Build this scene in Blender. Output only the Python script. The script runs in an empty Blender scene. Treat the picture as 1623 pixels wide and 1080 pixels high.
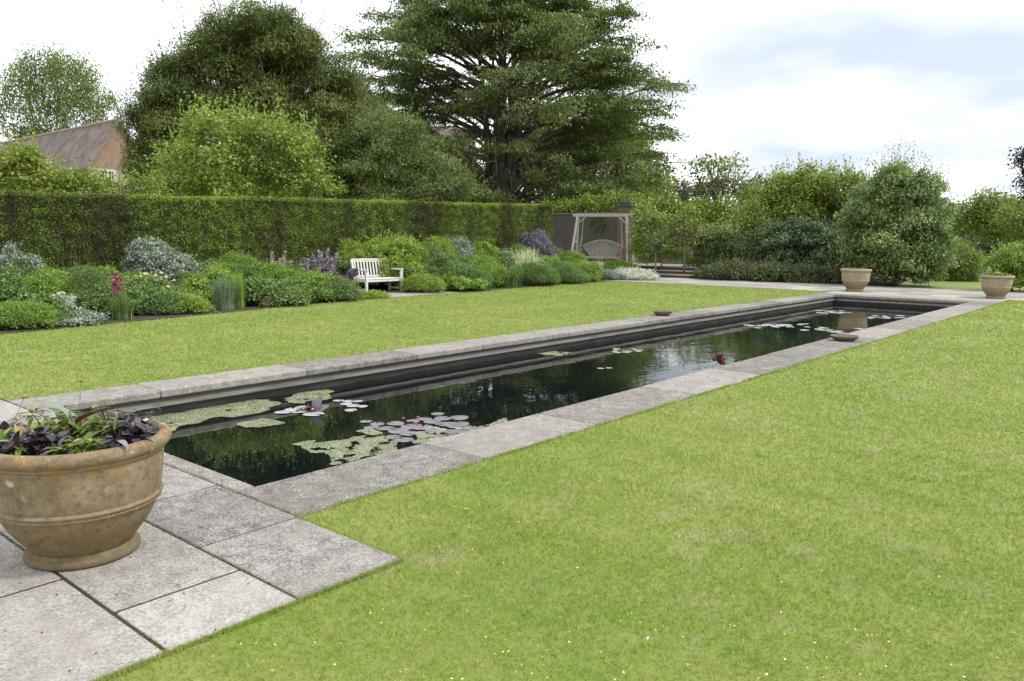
import bpy, bmesh, math, random
import numpy as np
from mathutils import Vector, Matrix, noise as mnoise

# ------------------------------------------------------------------ camera, sky, sun, exposure
SC = bpy.context.scene
COL = SC.collection
random.seed(7)
R = np.random.default_rng(11)
PI = math.pi

F, PITCH, YAW, ROLL, HC = 1259.4, math.radians(7.376), math.radians(40.544), math.radians(-.435), 1.6

def ray(px, py):
    x = (px - 811.5) / F; y = (py - 540) / F
    c, s = math.cos(ROLL), math.sin(ROLL); x, y = c * x - s * y, s * x + c * y
    d = (x, math.cos(PITCH) - y * math.sin(PITCH), -math.sin(PITCH) - y * math.cos(PITCH))
    return Vector((d[0] * math.cos(YAW) - d[1] * math.sin(YAW), d[0] * math.sin(YAW) + d[1] * math.cos(YAW), d[2]))

def G(px, py, z=0.0):            # point of the horizontal plane z
    d = ray(px, py); t = (z - HC) / d.z
    return Vector((d.x * t, d.y * t, z))

def DX(px, py, X):               # point of the plane x = X
    d = ray(px, py); t = X / d.x
    return Vector((X, d.y * t, HC + d.z * t))

def DD(px, py, dist):            # point at a horizontal distance
    d = ray(px, py); t = dist / math.hypot(d.x, d.y)
    return Vector((d.x * t, d.y * t, HC + d.z * t))

cam = bpy.data.cameras.new('camera')
cam.sensor_width = 36.0
cam.lens = F / 1623 * 36
cam.clip_start = 0.05
cam.clip_end = 3000
camo = bpy.data.objects.new('camera', cam); COL.objects.link(camo)
fw = ray(811.5, 540).normalized()
rt = (ray(812.5, 540) - ray(811.5, 540)).normalized()
up = rt.cross(fw)
m = Matrix((rt, up, -fw)).transposed().to_4x4()
m.translation = (0, 0, HC)
camo.matrix_world = m
SC.camera = camo

SUN_EL, SUN_AZ = math.radians(52), math.radians(60)      # azimuth clockwise from +Y
w = bpy.data.worlds.new('World'); SC.world = w
w.use_nodes = True
nt = w.node_tree; N = nt.nodes; Lk = nt.links
bg = N['Background']
sky = N.new('ShaderNodeTexSky'); sky.sky_type = 'NISHITA'; sky.sun_disc = False
sky.sun_elevation = SUN_EL; sky.sun_rotation = SUN_AZ; sky.air_density = 1.0; sky.dust_density = 1.5
tc = N.new('ShaderNodeTexCoord')
sep = N.new('ShaderNodeSeparateXYZ'); Lk.new(tc.outputs['Generated'], sep.inputs[0])
ad = N.new('ShaderNodeMath'); ad.operation = 'ADD'; ad.inputs[1].default_value = 0.16
Lk.new(sep.outputs['Z'], ad.inputs[0])
mx0 = N.new('ShaderNodeMath'); mx0.operation = 'MAXIMUM'; mx0.inputs[1].default_value = 0.05
Lk.new(ad.outputs[0], mx0.inputs[0])
dv = N.new('ShaderNodeVectorMath'); dv.operation = 'DIVIDE'
cmb = N.new('ShaderNodeCombineXYZ')
for i in range(3): Lk.new(mx0.outputs[0], cmb.inputs[i])
Lk.new(tc.outputs['Generated'], dv.inputs[0]); Lk.new(cmb.outputs[0], dv.inputs[1])
mp = N.new('ShaderNodeMapping'); mp.inputs['Location'].default_value = (3.1, 1.7, 0); mp.inputs['Scale'].default_value = (1, 1, 0.2)
mp.inputs['Rotation'].default_value = (0, 0, 0.7)
Lk.new(dv.outputs[0], mp.inputs[0])
n1 = N.new('ShaderNodeTexNoise'); n1.inputs['Scale'].default_value = 0.85; n1.inputs['Detail'].default_value = 5; n1.inputs['Roughness'].default_value = .5
Lk.new(mp.outputs[0], n1.inputs['Vector'])
# the thin grey-blue bank lies low in one part of the sky
bank = N.new('ShaderNodeVectorMath'); bank.operation = 'DOT_PRODUCT'
bd = ray(1420, 215).normalized()
bank.inputs[1].default_value = bd
nrm = N.new('ShaderNodeVectorMath'); nrm.operation = 'NORMALIZE'; Lk.new(tc.outputs['Generated'], nrm.inputs[0])
Lk.new(nrm.outputs[0], bank.inputs[0])
br = N.new('ShaderNodeMapRange'); br.inputs['From Min'].default_value = 0.93; br.inputs['From Max'].default_value = 1.0
br.inputs['To Min'].default_value = 0.0; br.inputs['To Max'].default_value = 0.22
Lk.new(bank.outputs['Value'], br.inputs[0])
sb = N.new('ShaderNodeMath'); sb.operation = 'SUBTRACT'
Lk.new(n1.outputs['Fac'], sb.inputs[0]); Lk.new(br.outputs[0], sb.inputs[1])
cr = N.new('ShaderNodeValToRGB')
cr.color_ramp.elements[0].position = 0.22; cr.color_ramp.elements[0].color = (4.1, 4.5, 5.2, 1)
cr.color_ramp.elements[1].position = 0.40; cr.color_ramp.elements[1].color = (9.2, 9.4, 9.7, 1)
e = cr.color_ramp.elements.new(0.31); e.color = (5.4, 5.7, 6.2, 1)
Lk.new(sb.outputs[0], cr.inputs[0])
mix = N.new('ShaderNodeMix'); mix.data_type = 'RGBA'; mix.inputs['Factor'].default_value = 0.9
Lk.new(sky.outputs[0], mix.inputs['A']); Lk.new(cr.outputs[0], mix.inputs['B'])
Lk.new(mix.outputs['Result'], bg.inputs['Color'])
bg.inputs['Strength'].default_value = 0.1

sl = bpy.data.lights.new('sun', 'SUN'); sl.energy = 1.5; sl.angle = math.radians(10); sl.color = (1, .96, .9)
so = bpy.data.objects.new('sun', sl); COL.objects.link(so)
sd = Vector((math.sin(SUN_AZ) * math.cos(SUN_EL), math.cos(SUN_AZ) * math.cos(SUN_EL), math.sin(SUN_EL)))
so.rotation_euler = sd.to_track_quat('Z', 'Y').to_euler()
SC.view_settings.view_transform = 'Standard'; SC.view_settings.look = 'None'
SC.view_settings.exposure = 0.95; SC.view_settings.gamma = 1
SC.render.engine = 'CYCLES'
SC.cycles.max_bounces = 6; SC.cycles.diffuse_bounces = 3; SC.cycles.transmission_bounces = 4; SC.cycles.glossy_bounces = 3
SC.cycles.use_denoising = True

# ------------------------------------------------------------------ materials
def newmat(name):
    mt = bpy.data.materials.new(name); mt.use_nodes = True
    b = mt.node_tree.nodes['Principled BSDF']
    return mt, mt.node_tree, b

def ramp(t, fac, stops):
    r = t.nodes.new('ShaderNodeValToRGB'); el = r.color_ramp.elements
    while len(el) < len(stops): el.new(.5)
    for i, (p, c) in enumerate(stops):
        el[i].position = p; el[i].color = (c[0], c[1], c[2], 1)
    t.links.new(fac, r.inputs[0]); return r.outputs[0]

def noise(t, scale, detail=4, rough=.55, vec=None, stretch=None):
    n = t.nodes.new('ShaderNodeTexNoise'); n.inputs['Scale'].default_value = scale
    n.inputs['Detail'].default_value = detail; n.inputs['Roughness'].default_value = rough
    if vec is None:
        g = t.nodes.new('ShaderNodeNewGeometry'); vec = g.outputs['Position']
    if stretch:
        mm = t.nodes.new('ShaderNodeMapping'); mm.inputs['Scale'].default_value = stretch
        t.links.new(vec, mm.inputs[0]); vec = mm.outputs[0]
    t.links.new(vec, n.inputs['Vector']); return n.outputs['Fac']

def voro(t, scale, vec=None, feature='F1'):
    n = t.nodes.new('ShaderNodeTexVoronoi'); n.inputs['Scale'].default_value = scale; n.feature = feature
    if vec is None:
        g = t.nodes.new('ShaderNodeNewGeometry'); vec = g.outputs['Position']
    t.links.new(vec, n.inputs['Vector']); return n.outputs['Distance']

def mixc(t, fac, a, b, mode='MIX'):
    n = t.nodes.new('ShaderNodeMix'); n.data_type = 'RGBA'; n.blend_type = mode
    for sock, v in (('Factor', fac), ('A', a), ('B', b)):
        if isinstance(v, (int, float)): n.inputs[sock].default_value = v
        elif isinstance(v, tuple): n.inputs[sock].default_value = (v[0], v[1], v[2], 1)
        else: t.links.new(v, n.inputs[sock])
    return n.outputs['Result']

def rng_(t, v, a, b, c=0., d=1.):
    n = t.nodes.new('ShaderNodeMapRange'); n.inputs[1].default_value = a; n.inputs[2].default_value = b
    n.inputs[3].default_value = c; n.inputs[4].default_value = d
    t.links.new(v, n.inputs[0]); return n.outputs[0]

def mth(t, op, a, b):
    n = t.nodes.new('ShaderNodeMath'); n.operation = op
    for i, v in enumerate((a, b)):
        if isinstance(v, (int, float)): n.inputs[i].default_value = v
        else: t.links.new(v, n.inputs[i])
    return n.outputs[0]

def bump(t, b, h, strength=.3, dist=.01):
    n = t.nodes.new('ShaderNodeBump'); n.inputs['Strength'].default_value = strength; n.inputs['Distance'].default_value = dist
    t.links.new(h, n.inputs['Height']); t.links.new(n.outputs[0], b.inputs['Normal'])

def leafmat(name, stops, trans=.22, rough=.55, patch=None, spec=.3):
    mt, t, b = newmat(name)
    a = t.nodes.new('ShaderNodeAttribute'); a.attribute_name = 'v'
    c = ramp(t, a.outputs['Fac'], stops)
    if patch:
        f = rng_(t, noise(t, patch[0], 3, .6, stretch=patch[2] if len(patch) > 2 else None), .42, .58)
        c = mixc(t, f, c, mixc(t, 1.0, c, patch[1], 'MULTIPLY'))
    t.links.new(c, b.inputs['Base Color']); b.inputs['Roughness'].default_value = rough
    b.inputs['Specular IOR Level'].default_value = spec
    tr = t.nodes.new('ShaderNodeBsdfTranslucent')
    t.links.new(mixc(t, 1.0, c, (1.25, 1.35, .6), 'MULTIPLY'), tr.inputs[0])
    ms = t.nodes.new('ShaderNodeMixShader'); ms.inputs[0].default_value = trans
    t.links.new(b.outputs[0], ms.inputs[1]); t.links.new(tr.outputs[0], ms.inputs[2])
    t.links.new(ms.outputs[0], t.nodes['Material Output'].inputs['Surface'])
    return mt

def bark(name, c1, c2, sc=6):
    mt, t, b = newmat(name)
    n = noise(t, sc, 6, .65, stretch=(1, 1, .25))
    t.links.new(ramp(t, n, [(.3, c1), (.7, c2)]), b.inputs['Base Color'])
    b.inputs['Roughness'].default_value = .9; bump(t, b, n, .6, .03); return mt

def flat(name, c1, c2=None, sc=30, rough=.7, bs=.2):
    mt, t, b = newmat(name); c2 = c2 or tuple(v * .75 for v in c1)
    n = noise(t, sc, 5, .6)
    t.links.new(ramp(t, n, [(.3, c1), (.7, c2)]), b.inputs['Base Color'])
    b.inputs['Roughness'].default_value = rough; bump(t, b, n, bs, .004); return mt

def stone_mat(name, light, dark, warm, scale=1.0, lich=.5):
    mt, t, b = newmat(name)
    big = noise(t, 1.6 * scale, 4, .6); mid = noise(t, 9 * scale, 6, .65); fine = noise(t, 70 * scale, 4, .7); sp = voro(t, 55 * scale)
    c = ramp(t, mth(t, 'ADD', mth(t, 'MULTIPLY', mid, .34), mth(t, 'MULTIPLY', fine, .66)), [(.40, dark), (.49, tuple((a + d) / 2 for a, d in zip(light, dark))), (.565, light)])
    c = mixc(t, rng_(t, big, .42, .60, 0, .55), c, warm)
    pit = rng_(t, noise(t, 95 * scale, 3, .75), .57, .66)
    c = mixc(t, mth(t, 'MULTIPLY', pit, .75), c, tuple(v * .3 for v in dark))
    wl = mth(t, 'MULTIPLY', rng_(t, sp, .42, .15), rng_(t, noise(t, 7.3 * scale, 4, .7), .50, .62))
    c = mixc(t, mth(t, 'MULTIPLY', wl, lich), c, (.62, .61, .56))
    # darker damp blotches
    c = mixc(t, rng_(t, noise(t, 5.1 * scale, 6, .75), .54, .68, 0, .35), c, tuple(v * .7 for v in dark))
    at = t.nodes.new('ShaderNodeAttribute'); at.attribute_name = 'v'
    c = mixc(t, rng_(t, at.outputs['Fac'], 0, 1, 0, .45), c, (.40, .37, .33))
    sv = t.nodes.new('ShaderNodeCombineXYZ')
    val = rng_(t, at.outputs['Fac'], 0, 1, .80, 1.10)
    for i_ in range(3): t.links.new(val, sv.inputs[i_])
    c = mixc(t, 1.0, c, sv.outputs[0], 'MULTIPLY')
    t.links.new(c, b.inputs['Base Color']); b.inputs['Roughness'].default_value = .92
    b.inputs['Specular IOR Level'].default_value = .25
    bump(t, b, mth(t, 'ADD', fine, mth(t, 'MULTIPLY', mid, 1.2)), .55, .006)
    return mt

M = {}
M['stone'] = stone_mat('weathered_stone', (.39, .37, .345), (.082, .078, .072), (.22, .20, .175))
M['edge_stone'] = stone_mat('coping_stone', (.34, .32, .29), (.07, .065, .058), (.17, .155, .13), 1.0, .9)
M['joint'] = flat('joint_moss', (.03, .013, .009), (.03, .032, .012), 9)
M['soil'] = flat('soil', (.03, .022, .016), (.055, .04, .03), 22, .95, .9)

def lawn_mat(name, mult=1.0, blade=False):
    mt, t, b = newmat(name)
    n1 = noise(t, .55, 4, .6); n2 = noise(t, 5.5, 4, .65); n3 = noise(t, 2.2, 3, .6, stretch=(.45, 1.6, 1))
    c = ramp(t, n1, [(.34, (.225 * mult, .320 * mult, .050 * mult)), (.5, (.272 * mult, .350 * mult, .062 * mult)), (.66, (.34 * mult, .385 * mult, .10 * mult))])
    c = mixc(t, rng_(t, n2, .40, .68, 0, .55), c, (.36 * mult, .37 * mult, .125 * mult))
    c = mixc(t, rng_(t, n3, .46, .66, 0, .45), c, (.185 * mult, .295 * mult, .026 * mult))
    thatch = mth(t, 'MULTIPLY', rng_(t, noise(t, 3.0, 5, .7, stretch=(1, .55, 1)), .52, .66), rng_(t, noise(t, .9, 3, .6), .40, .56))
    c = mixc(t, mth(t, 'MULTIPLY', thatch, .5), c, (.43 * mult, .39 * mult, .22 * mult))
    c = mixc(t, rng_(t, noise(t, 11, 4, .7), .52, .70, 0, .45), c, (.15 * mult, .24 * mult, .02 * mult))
    if blade:
        a = t.nodes.new('ShaderNodeAttribute'); a.attribute_name = 'v'
        c = mixc(t, 1.0, c, ramp(t, a.outputs['Fac'], [(0, (.72, .80, .7)), (.55, (1, 1, 1)), (.9, (1.15, 1.10, 1.1)), (1, (1.6, 1.35, 2.2))]), 'MULTIPLY')
        t.links.new(c, b.inputs['Base Color'])
        tr = t.nodes.new('ShaderNodeBsdfTranslucent'); t.links.new(c, tr.inputs[0])
        ms = t.nodes.new('ShaderNodeMixShader'); ms.inputs[0].default_value = .35
        t.links.new(b.outputs[0], ms.inputs[1]); t.links.new(tr.outputs[0], ms.inputs[2])
        t.links.new(ms.outputs[0], t.nodes['Material Output'].inputs['Surface'])
    else:
        t.links.new(c, b.inputs['Base Color']); bump(t, b, noise(t, 60, 4, .7), .6, .02)
    b.inputs['Roughness'].default_value = .6; b.inputs['Specular IOR Level'].default_value = .25
    return mt
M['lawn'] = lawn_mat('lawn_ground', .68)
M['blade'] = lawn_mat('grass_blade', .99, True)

# ------------------------------------------------------------------ builders
def tag(o, label=None, cat=None, group=None, kind=None):
    if label: o['label'] = label
    if cat: o['category'] = cat
    if group: o['group'] = group
    if kind: o['kind'] = kind
    return o

def empty(name, loc, label, cat, group=None, rz=0.0):
    o = bpy.data.objects.new(name, None); COL.objects.link(o)
    o.location = loc; o.rotation_euler = (0, 0, rz); o.empty_display_size = .2
    bpy.context.view_layer.update() if False else None
    return tag(o, label, cat, group)

def copy_tree(o, parent=None):
    c = o.copy(); COL.objects.link(c); c.parent = parent
    for ch in o.children: copy_tree(ch, c)
    return c

class MB:
    """python mesh builder in local coordinates"""
    def __init__(s): s.v = []; s.f = []; s.a = []
    def quad_ring(s, rings, close=True, caps=True, v=.5):
        n = len(rings[0]); b = len(s.v)
        for r in rings: s.v += [tuple(p) for p in r]
        for i in range(len(rings) - 1):
            for j in range(n if close else n - 1):
                k = (j + 1) % n
                s.f.append((b + i * n + j, b + i * n + k, b + (i + 1) * n + k, b + (i + 1) * n + j)); s.a.append(v)
        if caps and close:
            s.f.append(tuple(b + j for j in range(n))[::-1]); s.a.append(v)
            s.f.append(tuple(b + (len(rings) - 1) * n + j for j in range(n))); s.a.append(v)
    def box(s, x0, x1, y0, y1, z0, z1, bev=0.0, v=.5):
        if bev <= 0:
            r = [[(x0, y0, z), (x1, y0, z), (x1, y1, z), (x0, y1, z)] for z in (z0, z1)]
        else:
            def ring(i, z):
                c = bev
                return [(x0 + i + c, y0 + i, z), (x1 - i - c, y0 + i, z), (x1 - i, y0 + i + c, z), (x1 - i, y1 - i - c, z), (x1 - i - c, y1 - i, z), (x0 + i + c, y1 - i, z), (x0 + i, y1 - i - c, z), (x0 + i, y0 + i + c, z)]
            r = [ring(bev, z0), ring(0, z0 + bev), ring(0, z1 - bev), ring(bev, z1)]
        s.quad_ring(r, v=v)
    def bar(s, a, b, wx, wz, upv=(0, 0, 1), v=.5):
        a = Vector(a); b = Vector(b); d = (b - a).normalized(); u = Vector(upv)
        if abs(d.dot(u)) > .95: u = Vector((0, 1, 0))
        sx = d.cross(u).normalized(); sz = sx.cross(d)
        q = lambda p: [p - sx * wx / 2 - sz * wz / 2, p + sx * wx / 2 - sz * wz / 2, p + sx * wx / 2 + sz * wz / 2, p - sx * wx / 2 + sz * wz / 2]
        s.quad_ring([q(a), q(b)], v=v)
    def tube(s, pts, rad, n=6, v=.5):
        pts = [Vector(p) for p in pts]; rings = []
        u = Vector((0, 0, 1))
        for i, p in enumerate(pts):
            d = (pts[min(i + 1, len(pts) - 1)] - pts[max(i - 1, 0)])
            if d.length < 1e-6: d = Vector((0, 0, 1))
            d.normalize()
            uu = Vector((1, 0, 0)) if abs(d.z) > .9 else u
            sx = d.cross(uu).normalized(); sz = sx.cross(d)
            r = rad[i] if hasattr(rad, '__len__') else rad
            rings.append([p + (sx * math.cos(a) + sz * math.sin(a)) * r for a in [2 * PI * k / n for k in range(n)]])
        s.quad_ring(rings, v=v)
    def lathe(s, prof, n=48, v=.5, wob=0.0):
        rings = []
        for (r, z) in prof:
            rings.append([(r * math.cos(2 * PI * k / n) * (1 + wob * math.sin(3 * 2 * PI * k / n + z * 5)), r * math.sin(2 * PI * k / n) * (1 + wob * math.sin(2 * 2 * PI * k / n + 1)), z) for k in range(n)])
        s.quad_ring(rings, caps=True, v=v)
    def build(s, name, mat, parent=None, smooth=False, loc=None):
        me = bpy.data.meshes.new(name); me.from_pydata([tuple(p) for p in s.v], [], s.f)
        at = me.attributes.new('v', 'FLOAT', 'FACE'); at.data.foreach_set('value', np.array(s.a, dtype=np.float32))
        me.materials.append(mat)
        if smooth: me.polygons.foreach_set('use_smooth', [True] * len(me.polygons))
        me.update()
        o = bpy.data.objects.new(name, me); COL.objects.link(o); o.parent = parent
        if loc is not None: o.location = loc
        return o

def norm(a): return a / (np.linalg.norm(a, axis=-1, keepdims=True) + 1e-9)

class LB:
    """leaf builder: rhombic leaf cards from numpy arrays, in local coordinates"""
    def __init__(s): s.c = []; s.d = []; s.n = []; s.l = []; s.w = []; s.v = []
    def add(s, c, d, n, l, w, v):
        k = len(c)
        f = lambda x: np.broadcast_to(np.asarray(x, float), (k,)).copy()
        s.c.append(np.asarray(c, float)); s.d.append(norm(np.asarray(d, float))); s.n.append(norm(np.asarray(n, float)))
        s.l.append(f(l)); s.w.append(f(w)); s.v.append(f(v))
    def build(s, name, mat, parent=None, tri=False):
        c, d, n = map(np.concatenate, (s.c, s.d, s.n)); l, w, v = map(np.concatenate, (s.l, s.w, s.v))
        sd = norm(np.cross(d, n)); K = len(c)
        l = l[:, None]; w = w[:, None]
        if tri:
            V = np.stack([c - sd * w / 2, c + sd * w / 2, c + d * l], 1); q = 3
        else:
            nn = np.cross(sd, d)
            V = np.stack([c - d * l * .5, c + sd * w / 2 + nn * w * .12 - d * l * .08, c + d * l * .5 - nn * l * .08, c - sd * w / 2 + nn * w * .12 - d * l * .08], 1); q = 4
        me = bpy.data.meshes.new(name)
        me.vertices.add(K * q); me.vertices.foreach_set('co', V.reshape(-1).astype(np.float32))
        me.loops.add(K * q); me.loops.foreach_set('vertex_index', np.arange(K * q, dtype=np.int32))
        me.polygons.add(K); me.polygons.foreach_set('loop_start', np.arange(0, K * q, q, dtype=np.int32))
        me.polygons.foreach_set('loop_total', np.full(K, q, dtype=np.int32))
        at = me.attributes.new('v', 'FLOAT', 'FACE'); at.data.foreach_set('value', np.clip(v, 0, 1).astype(np.float32))
        me.materials.append(mat); me.update(calc_edges=True)
        o = bpy.data.objects.new(name, me); COL.objects.link(o); o.parent = parent
        return o

def sph(k): return norm(R.normal(size=(k, 3)))

def lobes_fill(L, lobes, cov, leaf, asp=.5, cs=.25, per=24, droop=.2, shell=(.6, 1.02), vb=.5, upn=.8, gaps=.0, flatc=.6, bottom=-.6, gsc=.55, ground=None, cvar=.2, outw=.8, lvar=.0, cull=.5, nr=.5):
    """lobes (x,y,z,rx,ry,rz); cov = leaf area over shell area; leaf = leaf length"""
    A = np.array(lobes, float)
    for li, (x, y, z, rx, ry, rz) in enumerate(lobes):
        area = 4 * PI * ((rx * ry + rx * rz + ry * rz) / 3)
        k = max(5, int(cov * area / (per * leaf * leaf * asp * .5)))
        u = sph(k); u = u[u[:, 2] > bottom]
        rr = (shell[0] + (shell[1] - shell[0]) * R.random(len(u)) ** .6)
        cc = u * rr[:, None] * np.array([rx, ry, rz]) + np.array([x, y, z])
        keep = np.ones(len(cc), bool)
        for lj in range(len(lobes)):
            if lj != li:
                q = (cc - A[lj, :3]) / A[lj, 3:]
                keep &= (q ** 2).sum(1) > cull
        if ground is not None: keep &= cc[:, 2] > ground
        if gaps > 0:
            keep &= np.array([mnoise.noise(Vector(p) * gsc + Vector((li, 0, 0))) for p in cc]) > -.5 + gaps
        cc = cc[keep]; u = u[keep]; k = len(cc)
        if k == 0: continue
        idx = np.repeat(np.arange(k), per); n = len(idx)
        off = np.clip(R.normal(size=(n, 3)), -1.7, 1.7) * cs * np.array([1, 1, flatc])
        off[:, 2] -= droop * np.hypot(off[:, 0], off[:, 1])
        pos = cc[idx] + off
        d = norm(u[idx] * outw + sph(n) * .9 + np.array([0, 0, -droop]))
        nn = norm(sph(n) * nr + u[idx] * .6 + np.array([0, 0, upn]))
        cv = R.uniform(-cvar, cvar, k)[idx] + random.uniform(-lvar, lvar)
        L.add(pos, d, nn, leaf * R.uniform(.6, 1.3, n), leaf * asp * R.uniform(.7, 1.3, n), vb + cv + R.normal(size=n) * .13)

def bumpy(lobes, per=9, rs=(.30, .48), core=.82, reach=.85, flat_=.75, jit=.0):
    """break smooth ellipsoids up into a shrunken core and many separate protruding boughs"""
    A = np.array(lobes, float); out = [(x, y, z, rx * core, ry * core, rz * core) for x, y, z, rx, ry, rz in lobes]
    for li, (x, y, z, rx, ry, rz) in enumerate(lobes):
        for q in range(per):
            u = sph(1)[0]
            if u[2] < -.45: u[2] *= -1
            p = np.array([x, y, z]) + u * np.array([rx, ry, rz]) * reach * random.uniform(.9, 1.12)
            ins = any(lj != li and (((p - A[lj, :3]) / A[lj, 3:]) ** 2).sum() < .62 for lj in range(len(A)))
            if ins: continue
            r = min(rx, ry) * random.uniform(*rs)
            out.append((p[0], p[1], p[2], r, r, r * flat_))
    return out

def limb(T, a, b, r0, r1, bend=.12, n=5, sides=6):
    a = Vector(a); b = Vector(b); L_ = (b - a).length
    off = Vector((random.uniform(-1, 1), random.uniform(-1, 1), random.uniform(-.2, .9))) * L_ * bend
    pts = []; rad = []
    for i in range(n + 1):
        t = i / n
        pts.append(a.lerp(b, t) + off * math.sin(PI * t) + Vector((random.uniform(-1, 1), random.uniform(-1, 1), random.uniform(-1, 1))) * L_ * .012)
        rad.append(r0 + (r1 - r0) * t)
    T.tube(pts, rad, sides); return pts

def px_lobes(spec, dist, base, flat_=.85, deep=.8):
    """(px, py, r_px[, depth offset]) -> local ellipsoids round the plant's base"""
    out = []
    for s_ in spec:
        off = s_[3] if len(s_) > 3 else 0
        p = DD(s_[0], s_[1], dist + off); r = s_[2] * (dist + off) / F
        out.append((p.x - base.x, p.y - base.y, p.z - base.z, r, r, r * flat_))
    return out

def lobed_tree(name, label, dist, px, spec, mat, bmat, leaf=.12, cov=1.2, cs=.4, per=24, trunk_r=.2, trunk_top=.45, base_z=0.0, cat='tree', group=None, asp=.55, droop=.2, gaps=0.0, flat_=.85, vb=.5, limbs=True, extra=None, flatc=.6, upn=.8, shell=(.6, 1.02), outw=.8, cvar=.2, bottom=-.6, bump_=None, lvar=.0):
    b = DD(px, 377, dist); b.z = base_z
    o = empty(name, b, label, cat, group)
    lobes = px_lobes(spec, dist, b, flat_)
    T = MB()
    top = max(l[2] for l in lobes)
    fork = Vector((0, 0, top * trunk_top))
    T.tube([(0, 0, -.2), (0, 0, .15), (random.uniform(-.1, .1), random.uniform(-.1, .1), fork.z * .6), fork], [trunk_r * 1.4, trunk_r * 1.05, trunk_r * .9, trunk_r * .8], 9)
    for (x, y, z, rx, ry, rz) in lobes:
        s0 = fork if z > fork.z * 1.05 else Vector((0, 0, max(.1, z * .6)))
        r0 = trunk_r * .45
        pts = limb(T, s0, (x, y, z), r0, r0 * .35)
        for q in range(5):
            u = sph(1)[0]; u[2] = abs(u[2]) * .7 - .1
            limb(T, pts[-2 - (q % 2)], (x + u[0] * rx * .85, y + u[1] * ry * .85, z + u[2] * rz * .9), r0 * .3, r0 * .1, .1, 3, 4)
    T.build('trunk', bmat, o, True)
    if bump_: lobes = bumpy(lobes, *bump_)
    L = LB(); lobes_fill(L, lobes, cov, leaf, asp, cs, per, droop, vb=vb, gaps=gaps, flatc=flatc, upn=upn, shell=shell, outw=outw, cvar=cvar, bottom=bottom, lvar=lvar, ground=.02)
    if extra: extra(L, lobes)
    L.build('crown', mat, o)
    return o

# ------------------------------------------------------------------ ground, lawns, paving, pool
XI_R, XO_R, XI_L, XO_L = -4.427, -3.770, -7.930, -8.497
Y_NEAR, Y_FAR, Y_PAVE, X_GRASS = 2.668, 23.79, 2.523, -2.86
Y_LAWN, Y_PATH = 25.35, 29.24
WATER = -0.24

def sheet(name, poly, z, mat, kind='structure', thick=.0, label=None):
    mb = MB()
    if thick:
        mb.quad_ring([[(x, y, z - thick) for x, y in poly], [(x, y, z) for x, y in poly]])
    else:
        mb.v = [(x, y, z) for x, y in poly]; mb.f = [tuple(range(len(poly)))]; mb.a = [.5]
    o = mb.build(name, mat); o['kind'] = kind
    if label: o['label'] = label
    return o

# outer ground, with the pool and beds standing in it
def frame_sheet(name, outer, inner, z, mat):
    (X0, X1, Y0, Y1), (x0, x1, y0, y1) = outer, inner
    mb = MB()
    V = [(X0, Y0), (X1, Y0), (X1, Y1), (X0, Y1), (x0, y0), (x1, y0), (x1, y1), (x0, y1)]
    mb.v = [(a, b, z) for a, b in V]
    mb.f = [(0, 1, 5, 4), (1, 2, 6, 5), (2, 3, 7, 6), (3, 0, 4, 7)]; mb.a = [.5] * 4
    o = mb.build(name, mat); o['kind'] = 'structure'; return o
frame_sheet('ground', (-900, 600, -300, 1200), (XI_L - .2, XI_R + .2, Y_NEAR - .1, Y_FAR + .2), -.02, M['lawn'])

BED = [(-13.9, 2.6), (-14.45, 4.3), (-15.1, 7.8), (-15.75, 11.0), (-16.15, 13.6), (-16.2, 17.5), (-16.55, 21.5), (-16.75, 25.35)]
left_lawn = [(XO_L, 2.56)] + [(XO_L, Y_LAWN)] + BED[::-1]
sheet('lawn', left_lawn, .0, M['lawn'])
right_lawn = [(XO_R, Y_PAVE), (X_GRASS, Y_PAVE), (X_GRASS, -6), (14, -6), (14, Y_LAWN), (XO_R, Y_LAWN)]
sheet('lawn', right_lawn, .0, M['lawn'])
sheet('flower_bed_soil', BED[::-1] + [(-16.75, 27.6), (-20.2, 27.6), (-20.2, -3), (-13.9, -3)][::-1][:0] + [(-13.9, 2.6), (-13.9, 1.2), (-21, 1.2), (-21, 27.8), (-16.75, 27.8)], .012, M['soil'])

# paving: individual slabs with open joints over a mossy bed
P = MB()
def slab_row(P, y0, y1, cuts, g=.0055, z=.018, bev=.007):
    for a, b in zip(cuts[:-1], cuts[1:]):
        dz = random.uniform(-.0012, .0012)
        P.box(a + g * 1.5, b - g * 1.2, y0 + g, y1 - g, -.05, z + dz, bev, v=random.random())
j = lambda px, py: G(px, py).x
rows = [
    (1.92, Y_PAVE, [-14, -13.2, -12.3, -11.3, -10.2, -9.3, -8.5, -7.6, -6.7, -5.75, -4.62, -3.745, X_GRASS]),
    (1.325, 1.92, [-14, -13.0, -12.1, -11.2, -10.3, -9.4, -8.6, -7.7, -6.8, -5.9, -4.95, j(250, 950) + .02, X_GRASS]),
    (.62, 1.325, [-14, -13.1, -12.1, -11.2, -10.4, -9.4, -8.4, -7.5, -6.6, -5.7, -4.8, -3.86, X_GRASS]),
    (0.0, .62, [-14, -12.5, -11, -9.6, -8.6, -7.5, -6.4, -5.5, -4.4, -3.6, X_GRASS]),
    (-.7, 0.0, [-14, -12.2, -10.8, -9.3, -8.2, -7.1, -6.0, -4.9, -3.9, X_GRASS]),
    (-1.5, -.7, [-14, -12.5, -11, -9.6, -8.6, -7.5, -6.4, -5.4, -4.3, X_GRASS]),
]
for y0, y1, cuts in rows: slab_row(P, y0, y1, cuts)
pv = P.build('near_paving', M['stone']); pv['kind'] = 'structure'
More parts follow.
